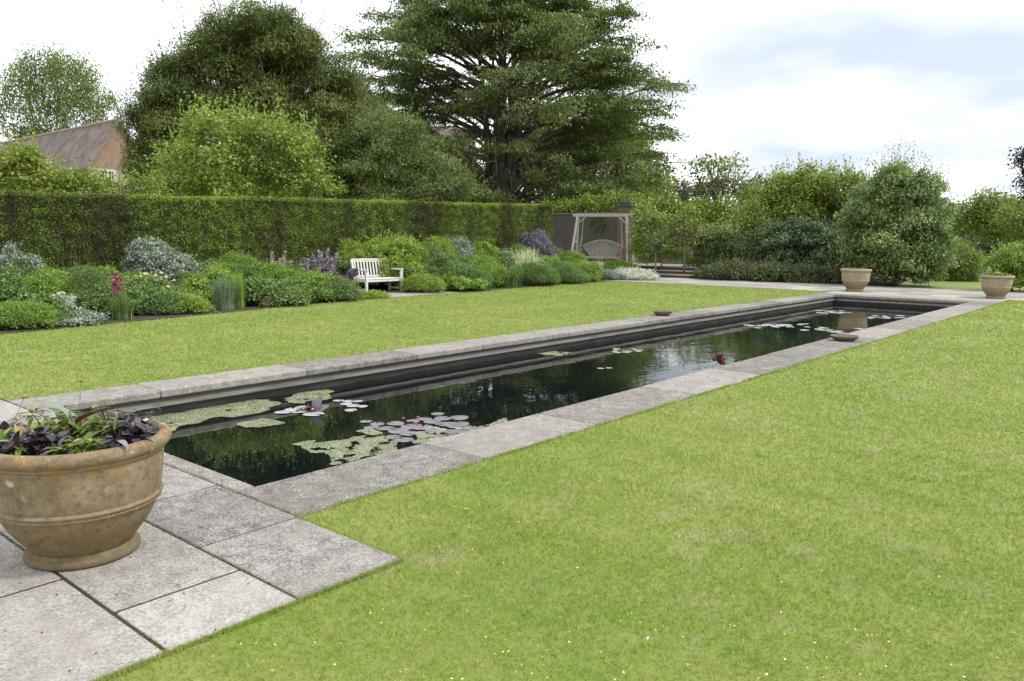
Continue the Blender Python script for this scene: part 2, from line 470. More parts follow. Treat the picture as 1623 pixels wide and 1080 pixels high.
sheet('paving_joint_bed', [(-14, -1.5), (X_GRASS - .01, -1.5), (X_GRASS - .01, Y_PAVE - .008), (XO_R, Y_PAVE - .008), (XO_R, Y_NEAR - .141), (-14, Y_NEAR - .141)], .0135, M['joint'])

k = 1500; ys_ = R.choice([1.92, 1.325, .62, 0.0, Y_PAVE], k, p=[.28, .28, .24, .08, .12]); xs_ = X_GRASS - R.random(k) ** 1.5 * 5
keep = np.array([mnoise.noise(Vector((a * 1.7, b_ * 3, 2))) for a, b_ in zip(xs_, ys_)]) > -.05; xs_ = xs_[keep]; ys_ = ys_[keep]; k = len(xs_)
L = LB(); L.add(np.column_stack([xs_, ys_ + R.normal(size=k) * .005, np.full(k, .015)]), sph(k) + [0, 0, .4], sph(k), R.uniform(.006, .018, k), R.uniform(.003, .007, k), R.random(k))
tag(L.build('joint_moss', leafmat('moss', [(0, (.10, .03, .015)), (.45, (.09, .05, .02)), (.6, (.06, .09, .015)), (1, (.14, .19, .03))])), 'tufts of moss and reddish debris caught in the joints of the near paving', 'moss', kind='stuff')
k = 520; L = LB(); p_ = np.stack([R.uniform(-8, X_GRASS, k), R.uniform(-.4, 2.5, k)], 1)
L.add(np.column_stack([p_, np.full(k, .0215)]), R.normal(size=(k, 3)) * [1, 1, .1], R.normal(size=(k, 3)) * .3 + [0, 0, 1], R.uniform(.006, .018, k), R.uniform(.005, .010, k), R.random(k))
tag(L.build('paving_debris', leafmat('debris', [(0, (.02, .015, .01)), (.7, (.08, .05, .03)), (1, (.5, .46, .35))])), 'tiny dark specks and leaf bits scattered on the near paving', 'debris', kind='stuff')

# coping stones
C = MB()
def coping_run(x0, x1, y0, y1, along, step=1.25):
    s0, s1 = (y0, y1) if along == 'y' else (x0, x1)
    t = s0
    while t < s1 - .01:
        n_ = min(s1, t + step * random.uniform(.8, 1.2))
        if s1 - n_ < .5: n_ = s1
        g = .002 + .002 * random.random(); dz = random.uniform(-.003, .003)
        vv = random.random() * .6
        if along == 'y': C.box(x0, x1, t + g, n_ - g, -.06, .020 + dz, .012, v=vv)
        else: C.box(t + g, n_ - g, y0, y1, -.06, .020 + dz, .012, v=vv)
        t = n_
coping_run(XI_R, XO_R, Y_NEAR - .14, Y_FAR, 'y', 1.7)
coping_run(XO_L, XI_L, Y_NEAR - .14, Y_FAR, 'y', 1.5)
coping_run(XI_L, XI_R, Y_NEAR - .14, Y_NEAR, 'x', 1.3)
coping_run(XO_L, XO_R, Y_FAR, Y_FAR + .62, 'x', 1.2)
cp = C.build('pool_coping', M['edge_stone']); cp['kind'] = 'structure'

# far path
P2 = MB()
yy = [Y_FAR + .62, Y_LAWN + .0, 26.3, 27.3, 28.3, Y_PATH]
for k, (y0, y1) in enumerate(zip(yy[:-1], yy[1:])):
    x = (-19.2 if k else XO_L); cuts = [x]
    xe = (XO_R + .0) if k == 0 else 9
    while x < xe - .5: x += random.uniform(.7, 1.3); cuts.append(min(x, xe))
    if cuts[-1] < xe: cuts.append(xe)
    slab_row(P2, y0, y1, cuts, .004, .016)
fp = P2.build('far_path', stone_mat('path_stone', (.38, .36, .325), (.17, .16, .14), (.30, .275, .24), 1, .3)); fp['kind'] = 'structure'
P3 = MB(); slab_row(P3, 13.3, 14.9, [-18.9, -18.0, -17.1, -16.12], .004, .02); slab_row(P3, 14.9, 16.6, [-18.9, -17.9, -17.0, -16.18], .004, .02)
b3 = P3.build('bench_paving', M['stone']); b3['kind'] = 'structure'

# pool walls: a face under the nosing, a dark string of brick, a ledge line
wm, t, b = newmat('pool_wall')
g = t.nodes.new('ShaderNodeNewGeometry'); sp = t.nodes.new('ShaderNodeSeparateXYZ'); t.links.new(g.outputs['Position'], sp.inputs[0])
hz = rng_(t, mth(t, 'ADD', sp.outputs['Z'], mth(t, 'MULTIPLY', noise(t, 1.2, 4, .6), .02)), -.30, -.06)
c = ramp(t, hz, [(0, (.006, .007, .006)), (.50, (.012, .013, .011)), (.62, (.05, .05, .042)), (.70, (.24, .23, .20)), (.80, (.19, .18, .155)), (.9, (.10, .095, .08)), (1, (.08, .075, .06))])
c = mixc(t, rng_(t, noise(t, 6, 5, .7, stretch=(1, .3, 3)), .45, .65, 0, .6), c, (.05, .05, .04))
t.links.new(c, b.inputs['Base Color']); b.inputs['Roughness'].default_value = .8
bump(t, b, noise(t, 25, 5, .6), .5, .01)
Wl = MB()
o_ = .03
def wall_ring(inset, z0, z1, th=.12):
    x0, x1, y0, y1 = XI_L - inset, XI_R + inset, Y_NEAR - inset, Y_FAR + inset
    Wl.box(x0 - th, x0, y0 - th, y1 + th, z0, z1); Wl.box(x1, x1 + th, y0 - th, y1 + th, z0, z1)
    Wl.box(x0, x1, y0 - th, y0, z0, z1); Wl.box(x0, x1, y1, y1 + th, z0, z1)
wall_ring(.045, -.105, -.062)
wall_ring(.020, -.118, -.1052)
wall_ring(.006, -.150, -.1182)
wall_ring(.034, -1.2, -.1502)
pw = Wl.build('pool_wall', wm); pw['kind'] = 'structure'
sheet('pool_floor', [(XI_L - .1, Y_NEAR - .1), (XI_R + .1, Y_NEAR - .1), (XI_R + .1, Y_FAR + .1), (XI_L - .1, Y_FAR + .1)], -1.0, flat('pool_floor', (.01, .012, .01)))

wt, t, b = newmat('pool_water')
b.inputs['Base Color'].default_value = (.0035, .006, .006, 1); b.inputs['Roughness'].default_value = .015
b.inputs['IOR'].default_value = 1.38; b.inputs['Specular IOR Level'].default_value = .5
g = t.nodes.new('ShaderNodeNewGeometry'); sp = t.nodes.new('ShaderNodeSeparateXYZ'); t.links.new(g.outputs['Position'], sp.inputs[0])
n1_ = noise(t, 1.0, 3, .55, stretch=(3.0, 1.6, 1)); n2_ = noise(t, 6.5, 2, .5, stretch=(1.6, 1.0, 1))
h = mth(t, 'ADD', mth(t, 'MULTIPLY', n1_, .6), mth(t, 'MULTIPLY', n2_, .16))
amp = mth(t, 'ADD', rng_(t, sp.outputs['Y'], 6.0, 11.0, .12, .6), 0)
bn = t.nodes.new('ShaderNodeBump'); bn.inputs['Distance'].default_value = .012; bn.inputs['Strength'].default_value = 1
t.links.new(mth(t, 'MULTIPLY', h, amp), bn.inputs['Height']); t.links.new(bn.outputs[0], b.inputs['Normal'])
sheet('pool_water', [(XI_L - .05, Y_NEAR - .05), (XI_R + .05, Y_NEAR - .05), (XI_R + .05, Y_FAR + .05), (XI_L - .05, Y_FAR + .05)], WATER, wt)

# ------------------------------------------------------------------ grass blades, density falls with distance
def in_poly(pts, poly):
    x, y = pts[:, 0], pts[:, 1]; ins = np.zeros(len(pts), bool); j_ = len(poly) - 1
    for i in range(len(poly)):
        xi, yi = poly[i]; xj, yj = poly[j_]
        c_ = ((yi > y) != (yj > y)) & (x < (xj - xi) * (y - yi) / (yj - yi + 1e-12) + xi)
        ins ^= c_; j_ = i
    return ins
cols = []
def scatter(poly, bb, cell=1.0, dmul=1.0):
    out = []
    for x0 in np.arange(bb[0], bb[1], cell):
        for y0 in np.arange(bb[2], bb[3], cell):
            cx, cy = x0 + cell / 2, y0 + cell / 2
            d = math.hypot(cx, cy)
            ang = math.degrees(math.atan2(-cx, cy))     # left of +Y
            inside = (0 < ang < 80) or d < 2
            if ang < -12 or ang > 92: continue
            dens = min(9500, 9500 * (3.6 / max(d, 3.6)) ** 1.75) * dmul
            if not inside: dens *= .25
            k = int(dens * cell * cell)
            p = np.stack([R.uniform(x0, x0 + cell, k), R.uniform(y0, y0 + cell, k)], 1)
            out.append(p[in_poly(p, poly)])
    return np.concatenate(out)
right_poly = [(XO_R - .012, Y_PAVE), (X_GRASS - .012, Y_PAVE), (X_GRASS - .012, -.6), (3, -.6), (3, Y_LAWN), (XO_R - .012, Y_LAWN)]
gp = np.concatenate([scatter(right_poly, (-4, 2, -.6, 25.4)), scatter(left_lawn, (-17, -8.4, 2.5, 25.4))])
k = len(gp); dist = np.hypot(gp[:, 0], gp[:, 1])
wob = np.array([mnoise.noise(Vector((x * 1.3, y * 1.3, 0))) for x, y in gp[::50]])
wob = np.repeat(wob, 50)[:k] if len(wob) * 50 >= k else np.resize(wob, k)
L = LB()
edge_pts = []
def edge(a, b_, n_out, n, step=1):
    a = np.array(a); b_ = np.array(b_); tt = R.random(n) ** 1; q = a + (b_ - a) * tt[:, None]; 
    edge_pts.append((q, np.tile(np.array(n_out, float), (n, 1))))
edge((XO_R, Y_PAVE), (XO_R, 12), (-1, 0), 9000); edge((XO_R, 12), (XO_R, Y_LAWN), (-1, 0), 3500)
edge((XO_R, Y_PAVE), (X_GRASS, Y_PAVE), (0, -1), 3000); edge((X_GRASS, Y_PAVE), (X_GRASS, -.6), (-1, 0), 9000)
edge((XO_L, 2.6), (XO_L, Y_LAWN), (1, 0), 9000)
hgt = (.017 + .013 * R.random(k)) * (1 + dist * .018)
lean = R.normal(size=(k, 2)) * .75
L.add(np.column_stack([gp, np.zeros(k)]), np.column_stack([lean, np.ones(k)]), sph(k), hgt, np.maximum(.0026, dist * .00105), np.clip(.5 + (R.beta(2.2, 2.6, k) - .5 + (R.random(k) > .965) * .5) * np.clip(5 / dist, .3, 1), 0, 1))
for q, no in edge_pts:
    kk = len(q); dd = np.hypot(q[:, 0], q[:, 1])
    wv_ = np.array([mnoise.noise(Vector((a * 2.3, b_ * 2.3, 5))) + .6 * mnoise.noise(Vector((a * 9, b_ * 9, 5))) for a, b_ in q])
    p_ = q + no * (R.normal(size=kk) * .006 + .004 + .018 * wv_)[:, None]
    L.add(np.column_stack([p_, np.full(kk, .004)]), np.column_stack([no * (.5 + .5 * R.random(kk))[:, None] + R.normal(size=(kk, 2)) * .6, .7 + .5 * R.random(kk)]), sph(kk), .014 + .016 * R.random(kk), np.maximum(.003, dd * .0011), np.clip(R.normal(.5, .2, kk), 0, 1))
gr = L.build('lawn_grass', M['blade'], tri=True); tag(gr, 'short mown bright green grass of the lawns on both sides of the pool', 'grass', kind='stuff')
print('blades', k)

# stray petals and small leaves fallen on the near lawn
pm = leafmat('petal', [(0, (.55, .42, .03)), (.55, (.72, .62, .12)), (.8, (.75, .72, .6)), (1, (.45, .2, .12))], .1)
L = LB(); k = 330
pp = []
while len(pp) < k:
    q = G(random.uniform(330, 1640), 700 + 400 * random.random() ** .8)
    if q.x > X_GRASS + .05 or (q.y > Y_PAVE + .05 and q.x > XO_R + .05):
        pp.append((q.x, q.y, .022))
pp = np.array(pp)
L.add(pp, R.normal(size=(k, 3)) * [1, 1, .3], R.normal(size=(k, 3)) * .4 + [0, 0, 1], R.uniform(.006, .012, k) * (1 + (R.random(k) > .85) * 1.2), R.uniform(.005, .010, k) * (1 + (R.random(k) > .9) * .8), R.beta(1.1, 2.2, k))
tag(L.build('fallen_petals', pm), 'scattered yellow and white petals fallen on the near lawn', 'petals', kind='stuff')

# ------------------------------------------------------------------ terracotta pots
def pot_mat(name, a, b_, lich):
    mt, t, b = newmat(name)
    tc = t.nodes.new('ShaderNodeTexCoord'); v = tc.outputs['Object']
    sp = t.nodes.new('ShaderNodeSeparateXYZ'); t.links.new(v, sp.inputs[0]); z = sp.outputs['Z']
    n = noise(t, 4, 8, .72, vec=v, stretch=(1, 1, 4.5)); f = noise(t, 60, 5, .7, vec=v); n2 = noise(t, 9, 5, .7, vec=v)
    c = ramp(t, n, [(.3, a), (.5, tuple((p + q) / 2 for p, q in zip(a, b_))), (.7, b_)])
    c = mixc(t, rng_(t, f, .45, .7, 0, .45), c, (.30, .25, .17))
    # brown damp lower half, pale weathered bloom above the ring
    c = mixc(t, mth(t, 'MULTIPLY', rng_(t, z, .27, .20), .55), c, (.17, .115, .045))
    c = mixc(t, mth(t, 'MULTIPLY', rng_(t, n2, .48, .68), .45), c, (.34, .29, .21))
    c = mixc(t, mth(t, 'MULTIPLY', rng_(t, noise(t, 14, 4, .7, vec=v, stretch=(1, 1, .35)), .52, .7), .5), c, (.12, .085, .05))
    if lich:
        o1 = mth(t, 'MULTIPLY', rng_(t, noise(t, 11, 4, .7, vec=v), .50, .60), rng_(t, z, .44, .56, .12, .9))
        c = mixc(t, mth(t, 'MULTIPLY', rng_(t, noise(t, 25, 6, .75, vec=v), .50, .62), .6), c, (.095, .07, .045))
        c = mixc(t, o1, c, (.30, .185, .06))
        c = mixc(t, mth(t, 'MULTIPLY', rng_(t, z, .085, .03), .55), c, (.10, .085, .05))
        nn = t.nodes.new('ShaderNodeVectorMath'); nn.operation = 'ADD'; t.links.new(v, nn.inputs[0])
        nz = t.nodes.new('ShaderNodeTexNoise'); nz.inputs['Scale'].default_value = 18; t.links.new(v, nz.inputs['Vector'])
        sc = t.nodes.new('ShaderNodeVectorMath'); sc.operation = 'SCALE'; sc.inputs['Scale'].default_value = .03
        t.links.new(nz.outputs['Color'], sc.inputs[0]); t.links.new(sc.outputs[0], nn.inputs[1])
        w1 = mth(t, 'MULTIPLY', rng_(t, voro(t, 11, nn.outputs[0]), .30, .22), rng_(t, noise(t, 3.1, 2, .5, vec=v), .49, .54))
        w1 = mth(t, 'MULTIPLY', w1, rng_(t, z, .36, .56))
        w2 = mth(t, 'MULTIPLY', mth(t, 'MULTIPLY', rng_(t, voro(t, 30, nn.outputs[0]), .20, .10), rng_(t, noise(t, 4, 2, .5, vec=v), .52, .6)), rng_(t, z, .3, .55, 0, .7))
        c = mixc(t, mth(t, 'MAXIMUM', w1, w2), c, (.62, .60, .53))
    t.links.new(c, b.inputs['Base Color']); b.inputs['Roughness'].default_value = .88; b.inputs['Specular IOR Level'].default_value = .25
    bump(t, b, mth(t, 'ADD', f, n2), .45, .005)
    return mt
M['pot'] = pot_mat('lichened_terracotta', (.235, .175, .10), (.15, .105, .06), True)
M['pot_far'] = pot_mat('pale_terracotta', (.34, .275, .19), (.26, .20, .135), False)

def ring_lathe(mb, prof, n=64):
    rings = [[(r * math.cos(2 * PI * k / n), r * math.sin(2 * PI * k / n), z) for k in range(n)] for r, z in prof]
    mb.quad_ring(rings + [rings[0]], caps=False)

def rnd_prof(pts, it=2):
    for _ in range(it):
        q = [pts[0]]
        for a, b in zip(pts[:-1], pts[1:]):
            q += [(a[0] * .75 + b[0] * .25, a[1] * .75 + b[1] * .25), (a[0] * .25 + b[0] * .75, a[1] * .25 + b[1] * .75)]
        pts = q + [pts[-1]]
    return pts

def make_pot(loc, label, mat, s=1.0, n=72, group=None):
    o = empty('terracotta_pot', loc, label, 'pot', group)
    mb = MB()
    prof = [(0.0, .012), (.20, .012)] + rnd_prof([(.205, .03), (.216, .05), (.268, .105), (.318, .175), (.350, .24), (.372, .31), (.386, .40), (.392, .49), (.388, .53)], 1) + [(.355, .535), (.35, .47), (.0, .46)]
    mb.lathe(prof, n); mb.build('body', mat, o, True)
    mb = MB(); ring_lathe(mb, rnd_prof([(.36, .53), (.388, .512), (.402, .516), (.404, .532), (.416, .538), (.432, .556), (.432, .582), (.418, .600), (.392, .604), (.368, .594), (.36, .57), (.36, .53)], 2)[:-1], n)
    mb.build('rim', mat, o, True)
    mb = MB(); ring_lathe(mb, rnd_prof([(.350, .262), (.360, .262), (.371, .266), (.374, .275), (.370, .283), (.380, .288), (.384, .296), (.378, .304), (.366, .309), (.355, .309), (.350, .262)], 1)[:-1], n)
    mb.build('raised_band', mat, o, True)
    mb = MB(); ring_lathe(mb, rnd_prof([(.15, .002), (.252, .002), (.262, .010), (.262, .030), (.252, .040), (.238, .046), (.232, .058), (.20, .058), (.15, .04), (.15, .002)], 1)[:-1], n)
    mb.build('foot', mat, o, True)
    mb = MB(); mb.lathe([(0, .48), (.2, .515), (.357, .52), (.357, .50), (0, .45)], 24); mb.build('soil', M['soil'], o, True)
    o.scale = (s, s, s)
    return o

POT = Vector((-4.125, 1.515, .018))
near_pot = make_pot(POT, 'large weathered terracotta pot with orange lichen on its rim, standing on the near paving', M['pot'], 1.0, 96)
potA = make_pot(Vector((-8.05, 25.95, .018)), 'pale terracotta pot behind the far left corner of the pool', M['pot_far'], 1.12, 48, 'pots at the far end of the pool')
potB = make_pot(Vector((-4.18, 25.75, .018)), 'pale terracotta pot at the corner of the far path and the right lawn', M['pot_far'], 1.14, 48, 'pots at the far end of the pool')
potA.scale = (1.07, 1.07, 1.15); potB.scale = (.98, .98, 1.06)

def big_leaf(mb, base, d, upv, L_, W_, curl=.25, fold=.25, v=.5, seg=5, point=1.6, wav=0.0):
    d = Vector(d).normalized(); upv = Vector(upv); s = d.cross(upv)
    if s.length < 1e-3: s = Vector((1, 0, 0))
    s.normalize(); n = s.cross(d).normalized(); b0 = len(mb.v)
    for i in range(seg + 1):
        t = i / seg
        w_ = W_ * .5 * (math.sin(PI * min(1, t ** .75)) ** .9) * (1 - t * .25) + .0006
        c = Vector(base) + d * (L_ * (t - .12 * curl * t * t)) - n * (L_ * curl * t * t)
        wv = n * (wav * math.sin(t * 9 + v * 20) * W_)
        mb.v += [tuple(c - s * w_ + n * w_ * fold + wv), tuple(c), tuple(c + s * w_ + n * w_ * fold - wv)]
    for i in range(seg):
        a = b0 + i * 3
        mb.f += [(a, a + 1, a + 4, a + 3), (a + 1, a + 2, a + 5, a + 4)]; mb.a += [v, v]

purple = leafmat('purple_leaf', [(0, (.018, .010, .016)), (.45, (.048, .030, .046)), (.8, (.11, .088, .115)), (1, (.22, .19, .22))], .12, .38, spec=.5)
limegr = leafmat('green_pointed_leaf', [(0, (.06, .10, .02)), (.5, (.15, .21, .04)), (.85, (.30, .35, .07)), (1, (.36, .26, .08))], .3, .45)
greygr = leafmat('grey_green_leaf', [(0, (.12, .16, .12)), (.5, (.24, .29, .24)), (1, (.42, .46, .42))], .2, .6)
cannam = leafmat('canna_leaf', [(0, (.09, .03, .018)), (.45, (.13, .05, .02)), (.55, (.17, .24, .17)), (1, (.30, .38, .32))], .3, .4)
redm = leafmat('dark_red', [(0, (.05, .006, .008)), (.6, (.13, .02, .02)), (1, (.30, .12, .03))], .1, .5)

def bushy(label, name, cx, cy, rad, hgt, n, mat, L_, W_, point_up=.35, stems=9, cat='plant', lift=.0, group=None, v0=.5):
    hgt = hgt * 1.5 + .03; n = int(n * 2.3); L_ *= .96 if mat is purple else 1.05; W_ *= .92 if mat is purple else 1.1; rad *= 1.08
    if name == 'silver_plant': L_ *= .9; hgt *= .5
    base = Vector((POT.x + cx, POT.y + cy, POT.z + .51))
    o = empty(name, base, label, cat, group)
    S = MB(); mb = MB()
    for k in range(stems):
        a = random.uniform(0, 2 * PI); rr = rad * random.uniform(.15, 1) ** .6
        tip = Vector((rr * math.cos(a), rr * math.sin(a), hgt * random.uniform(.6, 1) * (1 - .35 * (rr / rad) ** 2) + lift))
        pts = [Vector((0, 0, 0)).lerp(tip, t) + Vector((0, 0, .03 * math.sin(PI * t))) for t in (0, .33, .66, 1)]
        pts[0] = Vector((tip.x * .3, tip.y * .3, 0))
        S.tube(pts, [.004, .0035, .003, .0015], 5)
        m_ = max(4, n // stems)
        for q in range(m_):
            t = random.uniform(.25, 1.0) ** .7; p = pts[0].lerp(tip, t)
            an = random.uniform(0, 2 * PI) ; el = random.uniform(-.25, .8)
            d = Vector((math.cos(an) * math.cos(el), math.sin(an) * math.cos(el), math.sin(el))) + Vector((tip.x, tip.y, 0)) * 1.5 / max(rad, .01) * .5
            pp = p + d.normalized() * .012
            big_leaf(mb, pp, d, (0, 0, 1), L_ * random.uniform(.6, 1.25), W_ * random.uniform(.7, 1.2), random.uniform(.1, .5), random.uniform(.1, .45), min(1, max(0, random.gauss(v0, .24))))
    S.build('stems', M['stem'], o); mb.build('leaves', mat, o, True)
    return o
M['stem'] = flat('stem', (.06, .09, .03), (.10, .07, .04), 20, .6)
gname = 'plants in the near terracotta pot'
_r = Vector((rt.x, rt.y, 0)).normalized(); _f = -Vector((fw.x, fw.y, 0)).normalized()
for (pr, pf, rd, hh, nn, mt_, ll, ww, nm, lb) in [
    (-.21, .19, .09, .08, 60, limegr, .085, .026, 'green_leaf_plant', 'lime green pointed leaf plant at the left front of the near pot'),
    (.135, .245, .08, .08, 56, limegr, .085, .026, 'green_leaf_plant', 'lime green pointed leaf plant right of the purple clump in the near pot'),
    (-.33, .04, .11, .08, 60, purple, .068, .042, 'purple_leaf_plant', 'dark purple leaf plant over the left rim of the near pot'),
    (-.035, .27, .13, .115, 105, purple, .070, .046, 'purple_leaf_plant', 'dark purple leaf plant at the front rim of the near pot, between two green clumps'),
    (.26, .10, .12, .115, 95, purple, .066, .042, 'purple_leaf_plant', 'dark purple leaf plant spilling towards the pool on the right of the near pot'),
    (.20, -.12, .12, .14, 60, purple, .060, .030, 'purple_leaf_plant', 'dark purple leaf plant at the back right of the near pot, beside the pool'),
    (-.14, -.02, .14, .13, 85, limegr, .070, .022, 'green_leaf_plant', 'mid green leafy plant at the back left of the near pot'),
    (.03, -.03, .12, .11, 70, limegr, .060, .024, 'green_leaf_plant', 'mid green leafy plant in the middle of the near pot'),
    (.17, -.02, .09, .17, 40, limegr, .065, .020, 'green_leaf_plant', 'upright yellow green plant at the back of the near pot'),
    (-.10, -.22, .13, .10, 50, purple, .06, .04, 'purple_leaf_plant', 'dark purple leaf plant at the back left of the near pot'),
]:
    ax, ay = (_r * pr + _f * pf)[:2]
    bushy(lb, nm, ax, ay, rd, hh, nn, mt_, ll, ww, group=gname)
for (pr, pf, lb) in [(.05, .305, 'small silvery trailing plant at the front rim of the near pot'), (-.20, .25, 'small silvery trailing plant at the left front rim of the near pot'), (.30, .07, 'small silvery trailing plant at the pool side rim of the near pot'), (.21, .225, 'small silvery trailing plant on the lichened front rim of the near pot'), (-.10, .29, 'small silvery trailing plant left of the front purple clump in the near pot')]:
    ax, ay = (_r * pr + _f * pf)[:2]
    bushy(lb, 'silver_plant', ax, ay, .045, .07, 60, greygr, .022, .014, group=gname, stems=9)
# the canna: a bronze leaf, a grey green twisted one, stalk
cb = Vector((POT.x + .0, POT.y + .0, POT.z + .5))
o = empty('canna_plant', cb, 'canna with one bronze leaf and one twisted grey green leaf rising from the near pot', 'plant', gname)
S = MB(); S.tube([(0, 0, 0), (.0, -.01, .14), (-.01, -.02, .22)], [.008, .007, .004], 7); S.build('stalk', M['stem'], o, True)
rtv = Vector((rt.x, rt.y, 0)).normalized()
for (st, d, upv, L_, W_, cu, fo, vv, wa) in [((.0, 0, .15), rtv * 1 + Vector((0, 0, .8)), (0, 0, 1), .25, .08, .30, .5, .15, .05),
                                      ((-.0, -.01, .16), -rtv * .55 + Vector((0, 0, 1.0)), rtv * .6 + Vector((0, 0, .5)), .17, .075, .45, .45, .82, .10),
                                      ((.0, 0, .06), -rtv * .2 + Vector((0, 0, .8)), rtv, .14, .05, .2, .4, .3, .03)]:
    mb = MB(); big_leaf(mb, st, d, upv, L_, W_, cu, fo, vv, 12, wav=wa); mb.build('leaf', cannam, o, True)
for (px_, py_, hz_) in [(128, 606, 0), (38, 632, 0)]:
    tip = DD(px_, py_, math.hypot(POT.x, POT.y) + .02)
    b0 = Vector((POT.x + (.03 if px_ > 60 else -.12), POT.y + (.03 if px_ > 60 else -.28), POT.z + .52))
    o = empty('wiry_flower', b0, 'dark red flower on a ' + ('tall wiry stem beside the grey canna leaf' if px_ > 60 else 'short wiry stem over the left of the near pot'), 'flower', gname)
    tl = tip - b0
    S = MB(); S.tube([(0, 0, 0), tl * .5 - rtv * .02, tl], [.0022, .0016, .0011], 5); S.build('stem', M['stem'], o, True)
    mb = MB()
    for q in range(6):
        a = q * 1.05
        big_leaf(mb, tl, (math.cos(a), math.sin(a), .4), (0, 0, 1), .024, .016, .2, .3, random.choice([.2, .5, .95]), 3)
    mb.build('petals', redm, o)
# long purple leaves on arching stems at the back and right of the pot
for (px_, py_, lb) in [(262, 640, 'bronze leaved shoot leaning over the pool from the near pot'), (246, 655, 'purple leaved shoot leaning right from the near pot'), (62, 652, 'red tipped shoot at the back left of the near pot'), (20, 662, 'red tipped shoot leaning left from the near pot')]:
    tip = DD(px_, py_, math.hypot(POT.x, POT.y) + .12); b0 = Vector((POT.x + (tip.x - POT.x) * .45, POT.y + (tip.y - POT.y) * .45, POT.z + .52)); tl = tip - b0
    o = empty('leafy_shoot', b0, lb, 'plant', gname); S = MB(); S.tube([(0, 0, 0), tl * .5 + Vector((0, 0, .03)), tl], [.003, .002, .001], 5); S.build('stem', M['stem'], o, True)
    mb = MB()
    for q in range(9):
        a = random.uniform(0, 6.28); p = tl * random.uniform(.4, 1) + Vector((0, 0, .02))
        big_leaf(mb, p, Vector((math.cos(a), math.sin(a), .1)), (0, 0, 1), random.uniform(.04, .065), .014, .3, .5, random.uniform(.1, .6), 4)
    mb.build('leaves', purple if px_ > 100 else redm, o, True)

# planting in the far pots
for pt_, lb in ((potA, 'low green and purple planting in the pot behind the left corner of the pool'), (potB, 'low green planting with a yellow flower in the pot at the right lawn corner')):
    b_ = pt_.location + Vector((0, 0, .56))
    o = empty('pot_planting', b_, lb, 'plant', 'plants in the far pots')
    L = LB(); lobes_fill(L, [(.15 * math.cos(a), .15 * math.sin(a), .04, .17, .17, .10) for a in (0, 1.3, 2.5, 3.8, 5)], 1.3, .05, .5, .05, 14, vb=.5)
    L.build('green_leaves', limegr, o)
    L = LB(); lobes_fill(L, [(.24 * math.cos(a), .24 * math.sin(a), .02, .12, .12, .08) for a in (.6, 2, 3.2, 4.4, 5.6)], 1.3, .05, .6, .04, 9, vb=.5)
    L.build('dark_leaves', leafmat('dusky_leaf', [(0, (.05, .05, .04)), (.5, (.14, .15, .11)), (1, (.30, .28, .26))], .15), o)
    if pt_ is potB:
        L = LB(); c_ = R.normal(size=(24, 3)) * [.016, .016, .014] + [-.02, -.02, .15]; L.add(c_, sph(24), sph(24) + [0, 0, 1], .05, .035, .9)
        L.build('yellow_flower', leafmat('yellow_petal', [(0, (.6, .4, .02)), (1, (.8, .6, .04))]), o)

# ------------------------------------------------------------------ shallow bowls on the coping
bm_ = flat('bowl_clay', (.15, .12, .09), (.075, .062, .045), 18, .85, .4)
for (px_, py_, lb, s) in [(1050, 500.5, 'shallow brown bowl on the left coping of the pool', 1.0), (1338, 540, 'shallow brown bowl on the right coping of the pool', 1.0)]:
    p = G(px_, py_, .02)
    o = empty('stone_bowl', p, lb, 'bowl', 'shallow bowls on the pool coping')
    mb = MB(); mb.lathe([(0, .0), (.12, .0)] + rnd_prof([(.125, .004), (.17, .030), (.205, .070), (.215, .088), (.205, .094), (.19, .082), (.15, .045), (.08, .028)], 2) + [(0, .026)], 40, wob=.01)
    mb.build('dish', bm_, o, True)
    mb = MB(); mb.lathe([(0, .046), (.10, .05), (.150, .046), (.150, .040), (0, .035)], 24, wob=.03); mb.build('moss_fill', flat('bowl_soil', (.30, .22, .12), (.12, .10, .05), 30, .95, .6), o, True)
    ks = .93 if px_ < 1200 else 1.02
    o.scale = (ks, ks, ks * (1.1 if px_ < 1200 else .85)); 

# ------------------------------------------------------------------ water lilies, algae, lotus leaves
pad_purple = flat('lily_pad_purple', (.20, .18, .195), (.12, .11, .12), 9, .38, .1)
pad_green = flat('lily_pad_green', (.30, .33, .18), (.19, .22, .12), 9, .4, .1)
pad_pale = flat('lily_pad_pale', (.40, .39, .38), (.28, .27, .27), 9, .35, .1)
def pad_mesh(mat, nm, r=1.0):
    mb = MB(); n = 22; g_ = .16; a0 = [g_ + (2 * PI - 2 * g_) * i / (n - 1) for i in range(n)]
    V = [(0.02, 0, 0)] + [(.5 * math.cos(a), .5 * math.sin(a), .018 * math.sin(3 * a) + .01) for a in a0] + [(r * (1 + .02 * math.sin(5 * a)) * math.cos(a), r * (1 + .02 * math.cos(4 * a)) * math.sin(a), .035 * math.sin(4 * a + 1)) for a in a0]
    mb.v = V
    for i in range(n - 1):
        mb.f.append((0, 1 + i, 2 + i)); mb.f.append((1 + i, 1 + n + i, 2 + n + i, 2 + i))
    k_ = len(V); mb.v += [(x, y, z - .03) for x, y, z in V]
    for i in range(n - 1): mb.f.append((1 + n + i, k_ + 1 + n + i, k_ + 2 + n + i, 2 + n + i))
    mb.a = [.5] * len(mb.f)
    o = mb.build(nm, mat, None, True); return o
src = {}
